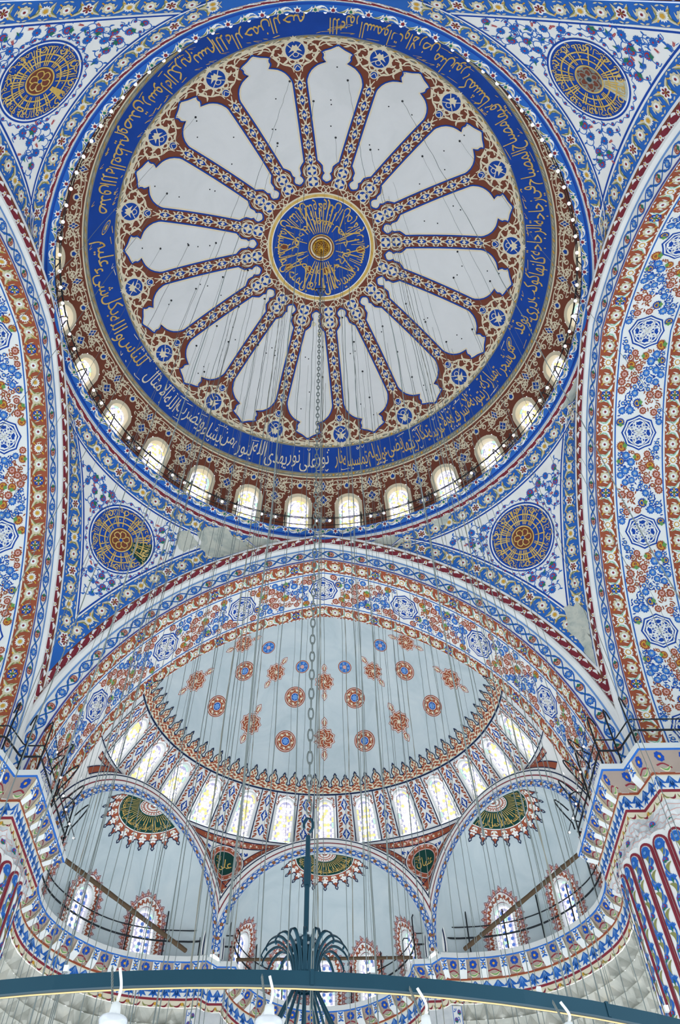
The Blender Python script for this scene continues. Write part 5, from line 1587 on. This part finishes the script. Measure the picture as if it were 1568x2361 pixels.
# the great fluted columns at the corners
def column(cx, cy, R_, name, label, nf=30):
    mb = MB(); t = np.linspace(0, 2*PI, nf*12+1); z = np.r_[np.linspace(6, 17.6, 24)]
    fl = lambda a: R_+.1*np.abs(np.sin(a*nf/2))
    f = lambda a, zz: np.stack([cx+fl(a)*np.cos(a), cy+fl(a)*np.sin(a), zz], 1)
    surf(mb, f, t, z, 'chalk'); 
    # broken stone vault from the column head out to the cornice
    sg_ = np.sign(cx); L = np.linspace(0, CL[5], 90); o = .62
    top = np.stack([sg_*(np.interp(L, CL, CORN_PL[:, 0])+o*np.interp(L, CL, CN[:, 0])), np.interp(L, CL, CORN_PL[:, 1])+o*np.interp(L, CL, CN[:, 1]), np.full(90, 18.26)], 1)
    an = np.arctan2(top[:, 1]-cy, top[:, 0]-cx); bot = np.stack([cx+(R_+.02)*np.cos(an), cy+(R_+.02)*np.sin(an), np.full(90, 17.55)], 1); r_ = np.random.RandomState(4); V = []
    for k in np.linspace(0, 1, 6): V.append(top+(bot-top)*k+r_.uniform(-.06, .06, (90, 3))*(0 < k < 1))
    mb.add(np.vstack(V), grid_faces(6, 90), 'marble', False); q = V[2]
    for j in (1, 2, 3, 4): tube(mb, V[j]-[0, 0, .02], .012, 'pink', 4)
    fn = nfun(f, (cx*.0, cy*.0, 12), 1e-3)
    for i in range(nf):
        a0 = (i+.5)*2*PI/nf; v = np.array([-math.cos(a0), -math.sin(a0)])
        if v@np.array([cx, cy+6]) < -.3*math.hypot(cx, cy): continue
        cf = lambda x, y, a0=a0: fn(a0-np.asarray(x, float)/R_, np.asarray(y, float)); c = Canvas(mb, cf, .008)
        hw = PI*R_/nf*.74
        o = arch_outline(hw, 11.0, 6.2, 10); c.shape(line2(o, .05, 'maroon', 1)); o = arch_outline(hw*1.2, 11.0, 6.2, 10); c.shape(line2(o, .035, 'maroon', 1))
        zz_ = np.arange(7, 17.2, .62); sx_ = np.where(np.arange(len(zz_)) % 2, -1, 1)
        tt = np.arange(6.5, 17.2, .1); c.shape(line2(np.stack([.1*np.sin(tt*PI/.62), tt], 1), .045, 'royal', 1))
        c.many([leaf2((.0, -.2), (.14, .2), .13, 'olive', 1, .25), leaf2((.0, -.28), (-.12, .02), .09, 'royal', 1, .2)], 0*zz_, zz_, 1, 0, 0, sx_)
        zz_ = zz_[::2]; c.many(M1['carn'], .0*zz_, zz_+.3, .17, 0, 1); c.many(M1['palm_blu'], 0*zz_, zz_+.92, .12, 0, 1)
        c.draw([poly(lobes(8, hw*.75, .12, 3), 'royal', 2), poly(circ(hw*.25, 7), 'sky', 3)], 0, 17.15)
    return mb.build(name, None, kind='structure', label=label, category='column')


column(12.75, 12.5, 2.72, 'column_right', 'huge fluted column painted with blue carnations and green leaves, lower right edge')
column(-12.65, 12.5, 2.72, 'column_left', 'huge fluted column painted with blue carnations and green leaves, lower left edge')
# ------------------------------------------------------------------ things in the air: chandelier, wires, lights, railings
def zpix(x, y, Y=0.): return float(on_y(x, y, Y)[2])


# gilded boss at the crown
mb = MB(); zt = 45.30
lathe(mb, (0, 0, zt), [(.44, .0), (.46, -.06), (.42, -.12), (.36, -.1), (.34, -.05)], 'gilt', 40)
lathe(mb, (0, 0, zt-.12), [(.36*math.cos(a), -.26*math.sin(a)) for a in np.linspace(0, PI/2-.05, 8)], 'brown', 32)
for i in range(12):
    a = i*PI/6
    for sg_ in (1, -1): tube(mb, [(.375*math.cos(t)*math.cos(a+sg_*.9*t), .375*math.cos(t)*math.sin(a+sg_*.9*t), zt-.12-.275*math.sin(t)) for t in np.linspace(0, PI/2-.1, 8)], .022, 'gilt', 5)
boss = mb.build('gilded_boss', None, label='round pierced gilded boss at the crown of the dome', category='boss')

# chandelier
HZ = zpix(706, 2250); RC_ = np.array(on_z(420, 2230, 4.45)); RINGZ = 4.45
_rp = [(0, 2266), (100, 2250), (200, 2240), (300, 2234), (420, 2230), (560, 2231), (700, 2237), (840, 2247), (1000, 2262), (1150, 2281), (1300, 2301), (1450, 2322), (1568, 2341)]
_q = np.array([on_z(x, y, RINGZ)[:2] for x, y in _rp]); _A = np.c_[2*_q, np.ones(len(_q))]; _sol = np.linalg.lstsq(_A, (_q**2).sum(1), rcond=None)[0]
RCX, RCY = _sol[:2]; RR_ = math.sqrt(_sol[2]+RCX**2+RCY**2)
ch = empty('chandelier', (0, 0, RINGZ), label='huge dark teal ring chandelier hanging on a long chain from the dome', category='chandelier')


def part(mb, name, parent, **kw):
    """attach a mesh given in world coordinates to a thing or part"""
    o = mb.build(name, None, **kw); o.parent = parent
    w = Matrix.Identity(4); p = parent
    while p is not None: w = p.matrix_basis @ w; p = p.parent
    o.matrix_parent_inverse = w.inverted(); return o


mb = MB(); nseg = 24; F = []; V = []
for i in range(nseg*4):
    a = 2*PI*i/(nseg*4)+.02
    for dr, dz in ((-.03, .04), (.03, .04), (.03, -.055), (-.03, -.055)): V.append((RCX+(RR_+dr)*math.cos(a), RCY+(RR_+dr)*math.sin(a), RINGZ-.055+dz))
n4 = nseg*4
for i in range(n4):
    j = (i+1) % n4
    for q in range(4): F.append((i*4+q, j*4+q, j*4+(q+1) % 4, i*4+(q+1) % 4))
mb.add(V, F, 'teal', False)
for i in range(nseg):
    a = 2*PI*i/nseg+.1; box(mb, (RCX+RR_*math.cos(a), RCY+RR_*math.sin(a), RINGZ-.055), .034, .012, .05, 'teal', (math.cos(a), math.sin(a), 0), (-math.sin(a), math.cos(a), 0))
part(mb, 'outer_ring', ch)
mb = MB(); t = np.linspace(0, 2*PI, 145); tube(mb, np.stack([RCX+(RR_-.012)*np.cos(t), RCY+(RR_-.012)*np.sin(t), np.full(145, RINGZ-.113)], 1)[:-1], .005, 'lamp_glow', 5, True); part(mb, 'light_strip', ch, label='warm lit strip under the chandelier ring')
for x in (1245, 1540, 150, 860):
    y = float(np.interp(x, [p[0] for p in _rp], [p[1] for p in _rp])); p = on_z(x, y, RINGZ); mb = MB(); box(mb, p+[0, 0, .03], .015, .015, .02, 'white'); part(mb, 'white_clip', ch)
mb = MB(); RI = 1.75; t = np.linspace(0, 2*PI, 61)[:-1]; tube(mb, np.stack([RI*np.cos(t), RI*np.sin(t), np.full(60, RINGZ)], 1), .05, 'teal', 6, True); part(mb, 'inner_ring', ch)
for i in range(14):
    a = 2*PI*(i+.5)/14; mb = MB(); tube(mb, [(.1*math.cos(a), .1*math.sin(a), HZ-.05), (RI*math.cos(a), RI*math.sin(a), RINGZ)], .018, 'teal', 6); part(mb, 'spoke_rod', ch)
for i in range(8):
    a = 2*PI*(i+.5)/8; mb = MB(); tube(mb, [(RI*math.cos(a), RI*math.sin(a), RINGZ), (RCX+RR_*math.cos(a), RCY+RR_*math.sin(a), RINGZ-.05)], .03, 'teal', 6); part(mb, 'radial_bar', ch)
mb = MB(); lathe(mb, (0, 0, HZ), [(.0, .1), (.14, .08), (.18, .0), (.18, -.12), (.12, -.18), (.0, -.2)], 'teal', 28); hub = part(mb, 'hub', ch)
mb = MB(); gz = zpix(706, 2192)
lathe(mb, (0, 0, gz), [(.225*math.sin(a), .225*math.cos(a)) for a in np.linspace(.05, PI-.05, 16)], 'teal', 28)
for i in range(46):
    zz_ = 1-2*(i+.5)/46; a = i*2.39996; r = math.sqrt(1-zz_*zz_); c = np.array([r*math.cos(a), r*math.sin(a), zz_])*.23
    lathe(mb, (c[0], c[1], gz+c[2]), [(.0, .024), (.024, .014), (.03, .0), (.02, -.017), (.0, -.024)], 'slate', 7)
part(mb, 'globe', ch, label='pierced blue-grey ball on the chandelier stem')
for i in range(18):
    a = 2*PI*(i+.5)/18; mb = MB(); P_ = smooth([(.15, -.2), (.19, .1), (.27, .34), (.42, .46), (.57, .4), (.66, .25), (.64, .2)], 6); Vv = []; Ff = []
    for k_, (r, z) in enumerate(P_):
        w_ = .034*(1-.55*k_/len(P_)); tx_, ty_ = -math.sin(a), math.cos(a)
        for s in (-1, 1): Vv.append((r*math.cos(a)+s*w_*tx_, r*math.sin(a)+s*w_*ty_, HZ+z))
    k_ = len(P_); Vv = np.array(Vv); Ff = [(2*j, 2*j+1, 2*j+3, 2*j+2) for j in range(k_-1)]; mb.add(Vv, Ff, 'teal'); mb.add(Vv+[0, 0, .018], Ff, 'teal'); tube(mb, (Vv[0::2]+Vv[1::2])/2, .010, 'teal', 5)
    part(mb, 'curled_arm', ch)
ZR = zpix(713, 1910); mb = MB(); tube(mb, [(0, 0, gz+.3), (0, 0, ZR-.15)], .04, 'teal', 8); tube(mb, [(0, 0, zpix(709, 2010)-.25), (0, 0, zpix(709, 2010)+.25)], .06, 'teal', 8)
tube(mb, [(.08*math.cos(q), 0, ZR+.06+.14*math.sin(q)) for q in np.linspace(-1.4, 3.6, 14)], .026, 'teal', 6); part(mb, 'stem_rod', ch)
mb = MB(); z = ZR+.3; i = 0; ZT = zpix(741, 672); lk = .27
while z < ZT:
    for_ = np.array([(1, 0, 0), (0, 1, 0)][i % 2]); q = np.linspace(0, 2*PI, 13)[:-1]
    tube(mb, np.outer(.05*np.cos(q), for_)+np.outer(lk*.58*np.sin(q)+z+lk*.5, [0, 0, 1]), .017, 'cable', 5, True); z += lk; i += 1
part(mb, 'chain', ch)
mb = MB(); tube(mb, [(0, 0, ZT), (0, 0, 44.9)], .022, 'iron', 6)
tri = [np.array([.28*math.cos(a), .28*math.sin(a), ZT-.02]) for a in (PI/2, PI*7/6, PI*11/6)]
for a_, b_ in ((0, 1), (1, 2), (2, 0)): tube(mb, [tri[a_], tri[b_]], .02, 'iron', 5)
for p in tri: tube(mb, [p, (0, 0, ZT+.35)], .014, 'iron', 5)
bk = part(mb, 'top_bracket', ch)
for p in tri: mb = MB(); lathe(mb, p, [(.09*math.sin(a), .09*math.cos(a)) for a in np.linspace(0.02, PI-.02, 9)], 'sand', 12); part(mb, 'knob', bk)

# glass lamps under the ring
for i, (x, y0_, xl, yl, lab) in enumerate(((277, 2243, 262, 2348, 'glass bowl lamp under the ring at the lower left'), (622, 2262, 620, 2352, 'glass bowl lamp under the ring, left of the lamp stem'), (962, 2290, 984, 2376, 'glass bowl lamp under the ring, right of the lamp stem'), (1292, 2322, 1318, 2392, 'glass bowl lamp under the ring at the lower right'))):
    p = on_z(x, y0_-12, RINGZ-.1); q = ray(xl, yl); q = CAM+q*(np.linalg.norm(p-CAM)-.05); lp = empty('hanging_lamp', tuple(q), label=lab, category='lamp', group='glass lamps under the chandelier ring')
    mb = MB(); m_ = (p+q)/2+np.array([.03 if x > 700 else .02, 0, .03]); tube(mb, smooth([p, m_, q+[0, 0, .08]], 8), .0095, 'white', 6); part(mb, 'white_conduit', lp)
    mb = MB(); z = q[2]+.1; i_ = 0; top = p+[-.05, .0, 0]
    for k_ in range(22):
        c = q+[-.03, 0, .1]+(top-q-[-.03, 0, .1])*k_/21; dirs = np.array([(1, 0, 0), (0, 1, 0)][k_ % 2]); a = np.linspace(0, 2*PI, 9)[:-1]; tube(mb, c+np.outer(.006*np.cos(a), dirs)+np.outer(.013*np.sin(a), [0, 0, 1]), .0022, 'cable', 4, True)
    part(mb, 'chain', lp)
    mb = MB(); lathe(mb, q, [(.0, .09), (.028, .085), (.034, .03), (.03, -.0)], 'white', 16); part(mb, 'cap', lp)
    mb = MB(); lathe(mb, q, [(.045, .01), (.085, -.005), (.088, -.02), (.075, -.06), (.05, -.09), (.0, -.1)], 'clear', 20); part(mb, 'glass_bowl', lp)

# suspension wires, each straight down from its hook in the vaults
WIRE = []


def dome_z(x, y):
    r = math.hypot(x, y)
    return float(np.interp(r, PR[:, 0], PR[:, 1])) if r < 11.8 else 34.


def on_dome(x, y):
    v = ray(x, y); t = np.linspace(25, 60, 7001); Q = CAM+t[:, None]*v; r = np.hypot(Q[:, 0], Q[:, 1]); ok = np.where((r < 11.9) & (Q[:, 2] > np.interp(r, PR[:, 0], PR[:, 1])))[0]
    return Q[ok[0]]


HOOKS = [(434.6, 565), (370, 573), (498, 560), (452, 665.6), (395, 692.6), (514, 638.6), (571.6, 623), (610, 688.7), (500, 751.5), (527, 788), (471, 857), (453, 797), (550.5, 707), (675, 727), (595, 795), (622, 732),
         (1055, 580), (1130, 648), (1046, 640), (936, 700), (981, 742), (1029, 788), (882, 752), (816, 788), (916, 811), (950, 869), (836, 856), (1089, 759), (744, 800), (744, 869), (852, 916), (789, 732), (873.6, 702), (917, 565),
         (451, 270), (668, 187), (723, 233), (774, 317), (802, 185), (928, 233), (974, 360), (854, 345), (385, 446), (1060, 325), (640, 330), (560, 430)]
for i, (x, y) in enumerate(HOOKS):
    p = on_dome(x, y); mb = MB(); r = .006+.003*(i % 3 == 0)
    zz_ = np.linspace(p[2]-.02, RINGZ+.1, 40); tube(mb, np.stack([p[0]+.012*np.sin(zz_*1.7+i), p[1]+.012*np.cos(zz_*1.3+i), zz_], 1), r, 'cable', 4, cap=False)
    g_ = 'chandelier wires hooked into the dome'
    o = mb.build('hanging_wire', None, label='thin grey wire dropping from a hook in the dome plaster', category='wire', group=g_)
    mb = MB(); lathe(mb, p, [(.0, .03), (.05, .01), (.055, -.03), (.02, -.08), (.0, -.1)], 'iron', 8); h = mb.build('hook', o)
LOW = [(9, 2218), (71, 2218), (85, 2218), (109, 2218), (138, 2218), (190, 2218), (214, 2218), (241, 2218), (252, 2218), (290, 2218), (312, 2218), (326, 2218), (377, 2218), (400, 2128), (418, 2128), (454, 2128), (476, 2128), (487, 2128), (498, 2128), (532, 2128), (592, 2128), (603, 2128), (648, 2128), (668, 2128), (688, 2128), (721, 2128), (726, 2128), (744, 2128),
       (802, 2128), (843, 2128), (855, 2128), (863, 2128), (923, 2128), (939, 2128), (970, 2128), (983, 2128), (1046, 2128), (1068, 2128), (1106, 2128), (1144, 2128), (1173, 2141), (1200, 2141), (1212, 2141), (1255, 2141), (1283, 2141), (1341, 2141), (1369, 2141), (1398, 2141), (1431, 2141), (1474, 2141)]
THICK = [(250, 1770, 1), (497, 1800, 0), (120, 2218, 1), (469, 2128, 1), (732, 2128, 1), (814, 2128, 1), (903, 2128, 1), (1000, 2141, 1), (1297, 2141, 1), (1357, 2141, 1), (543, 2128, 0)]
r_ = random.Random(5)
for k_, lst in enumerate((LOW, THICK)):
    for i, pt in enumerate(lst):
        x, y = pt[:2]
        for _ in range(40):
            Y = r_.uniform(-3.5, 8.5); p = on_y(x, y, Y)
            if math.hypot(p[0], p[1]) < 11.0 and math.hypot(p[0], p[1]) > .8: break
        else:
            Y = 3.; p = on_y(x, y, Y)
        if math.hypot(p[0], p[1]) > 11.3: zt_ = 31.5
        else: zt_ = dome_z(p[0], p[1])-.08
        zz_ = np.linspace(zt_-.01, RINGZ+.1 if k_ == 0 or not pt[2] else RINGZ-.2, 60); mb = MB()
        if k_ == 0: tube(mb, np.stack([p[0]+.012*np.sin(zz_*1.7+i), p[1]+.012*np.cos(zz_*1.3+i), zz_], 1), .005+.003*(i % 2), 'cable', 4, cap=False)
        else:
            zz_ = np.linspace(zt_-.01, RINGZ, 150); tube(mb, np.stack([p[0]+.01*np.sin(zz_*1.7+i), p[1]+.01*np.cos(zz_*1.3+i), zz_], 1), (.011+.004*np.sin(zz_*9+np.sin(zz_*3.1)*2)), 'grey' if i % 3 else 'cable', 5, cap=False)
        if k_ == 0: mb.build('hanging_wire', None, label='thin grey wire hanging in front of the niches and the half dome', category='wire', group='thin wires in front of the half dome')
        else: mb.build('twisted_cable', None, label='thick knotted cable hanging in front of the half dome and niches', category='cable', group='thick knotted cables')

# string of bulbs and railing round the drum
mb = MB(); R1 = 11.12; t = np.linspace(0, 2*PI, 169)[:-1]; rail = empty('drum_railing', (0, 0, 35.26), label='thin black railing with bent posts round the foot of the dome windows', category='railing')
for h_ in (.42, 1.08):
    mb = MB(); tube(mb, np.stack([R1*np.sin(t), R1*np.cos(t), np.full(168, 35.26+h_)], 1), .022, 'iron', 5, True); part(mb, 'rail', rail)
for k in range(28):
    for s in (-1, 1):
        a = (k+.5)*2*PI/28+s*.062; d = np.array([math.sin(a), math.cos(a), 0]); mb = MB()
        tube(mb, [d*R1+[0, 0, 35.26], d*R1+[0, 0, 36.5], d*(R1+.06)+[0, 0, 36.72], d*(R1+.3)+[0, 0, 36.8], d*(R1+.5)+[0, 0, 36.66]], .026, 'iron', 5); part(mb, 'post', rail)
st_ = empty('string_lights', (0, 0, 36.2), label='black cable strung with clear round bulbs round the dome base', category='lights'); R2 = 11.0
mb = MB(); t = np.linspace(0, 2*PI, 401)[:-1]; tube(mb, np.stack([R2*np.sin(t), R2*np.cos(t), 36.05+.04*np.abs(np.sin(t*50))], 1), .018, 'iron', 5, True); part(mb, 'cable', st_)
bm = None
for i in range(100):
    a = 2*PI*(i+.5)/100; c = np.array([R2*math.sin(a), R2*math.cos(a), 35.98])
    if bm is None:
        mb = MB(); lathe(mb, (0, 0, -.08), [(.075*math.sin(q), .075*math.cos(q)) for q in np.linspace(0, PI, 10)], 'bulb', 12); lathe(mb, (0, 0, 0), [(.025, .07), (.025, 0)], 'iron', 8); bm = mb.build('bulb', None); bo = bm
    else: bo = bm.copy(); COL.objects.link(bo)
    bo.parent = st_; bo.location = c-np.array([0, 0, 36.2])

# iron railings along the cornice
def at_c(L, o, z): return np.array([np.interp(L, CL, CORN_PL[:, 0])+o*np.interp(L, CL, CN[:, 0]), np.interp(L, CL, CORN_PL[:, 1])+o*np.interp(L, CL, CN[:, 1]), z])


lm0 = CL[iS+nS+2]; lS = CL[5]; lE = CL[iS+nS]
SEGS = [('right pier', .05, CL[4]+.2, 1), ('right niche', lS+.1, lm0-.1, 1), ('middle niche', lm0, LT-lm0, 1), ('left niche', LT-lm0+.1, LT-lS-.1, -1), ('left pier', LT-CL[4]-.2, LT-.05, -1)]
for nm, a, b, sd in SEGS:
    rl = empty('iron_railing', tuple(at_c((a+b)/2, .2, 20.0)), label='dark iron railing with hooked posts on the cornice of the %s' % nm, category='railing', group='iron railings on the cornice')
    n = max(int((b-a)/.2), 4); L = np.linspace(a, b, n)
    for h_, r in ((.72, .038), (1.2, .026)):
        mb = MB(); tube(mb, np.array([at_c(q, .2, 20+h_) for q in L]), r, 'iron', 6); part(mb, 'rail', rl)
    pl = np.arange(a+.15, b, 1.55) if 'pier' not in nm else np.unique(np.r_[CL[1:5]+.05, (CL[3]+CL[4])/2, CL[0]+2.5]) if sd > 0 else LT-np.unique(np.r_[CL[1:5]+.05, (CL[3]+CL[4])/2, CL[0]+2.5])
    for i, q in enumerate(pl):
        p0 = at_c(q, .2, 20.0); d = at_c(q, 1.2, 20.)-at_c(q, .2, 20.); d /= np.linalg.norm(d); hgt = (2.0 if 'pier' not in nm else 2.5)-.3*(i % 2); mb = MB()
        tube(mb, [p0, p0+[0, 0, hgt*.5], p0+[0, 0, hgt], p0+d*.08+[0, 0, hgt+.16], p0+d*.3+[0, 0, hgt+.2], p0+d*.55+[0, 0, hgt+.02]], .03, 'iron', 6); part(mb, 'post', rl)
# drooping cable with a few bulbs on the piers
for sd, nm in ((1, 'right'), (-1, 'left')):
    mb = MB(); sl = empty('string_lights', tuple(np.array([sd*9.8, 13.5, 21.])), label='looped black cable with small bulbs beside the %s pier railing' % nm, category='lights')
    for j in range(4):
        y = 11.2+j*1.15; q = np.linspace(-.6, PI*.9, 12); mb2 = MB(); tube(mb2, np.stack([sd*(9.55-.55*np.sin(np.maximum(q, 0))), y+.35*np.cos(q)*.6, 20.75+.9*np.sin(np.maximum(q, -.3))+.2], 1), .028, 'iron', 6); part(mb2, 'bent_arm', sl)
    cab = smooth([(sd*9.6, 10.6, 22.), (sd*9.3, 12, 20.9), (sd*9.35, 13.5, 20.75), (sd*9.3, 15., 20.6)], 8); mb = MB(); tube(mb, cab, .014, 'iron', 5); part(mb, 'cable', sl)
    for p in cab[3::4]: mb = MB(); lathe(mb, p-[0, 0, .09], [(.045*math.sin(q), .045*math.cos(q)) for q in np.linspace(0, PI, 8)], 'bulb', 10); part(mb, 'bulb', sl)
# wooden poles across the niche mouths
for nm, p, q, r, key, lab in (('wooden_pole', (-10.15, 15.45, 20.42), tuple(on_z(428, 2192, 20.12)), .1, 'wood', 'weathered brown pole slanting across the left niche railing'), ('wooden_pole', (10.15, 15.45, 20.42), tuple(on_z(1072, 2188, 20.12)), .1, 'wood', 'weathered brown pole slanting across the right niche railing'), ('wooden_pole', (-3.75, 22.75, 20.12), (3.75, 22.75, 20.12), .075, 'wood', 'dark level pole across the mouth of the middle niche')):
    mb = MB(); t = np.linspace(0, 1, 16)[:, None]; tube(mb, np.array(p)*(1-t)+np.array(q)*t, r*(1-.15*np.sin(np.arange(16)*1.1)**2), key, 9)
    for k in (.2, .55, .85): c = np.array(p)*(1-k)+np.array(q)*k; tube(mb, [c, c+(np.array(q)-np.array(p))*.006], r*1.12, 'cable', 9)
    mb.build(nm, None, label=lab, category='pole', group='wooden poles across the niches')
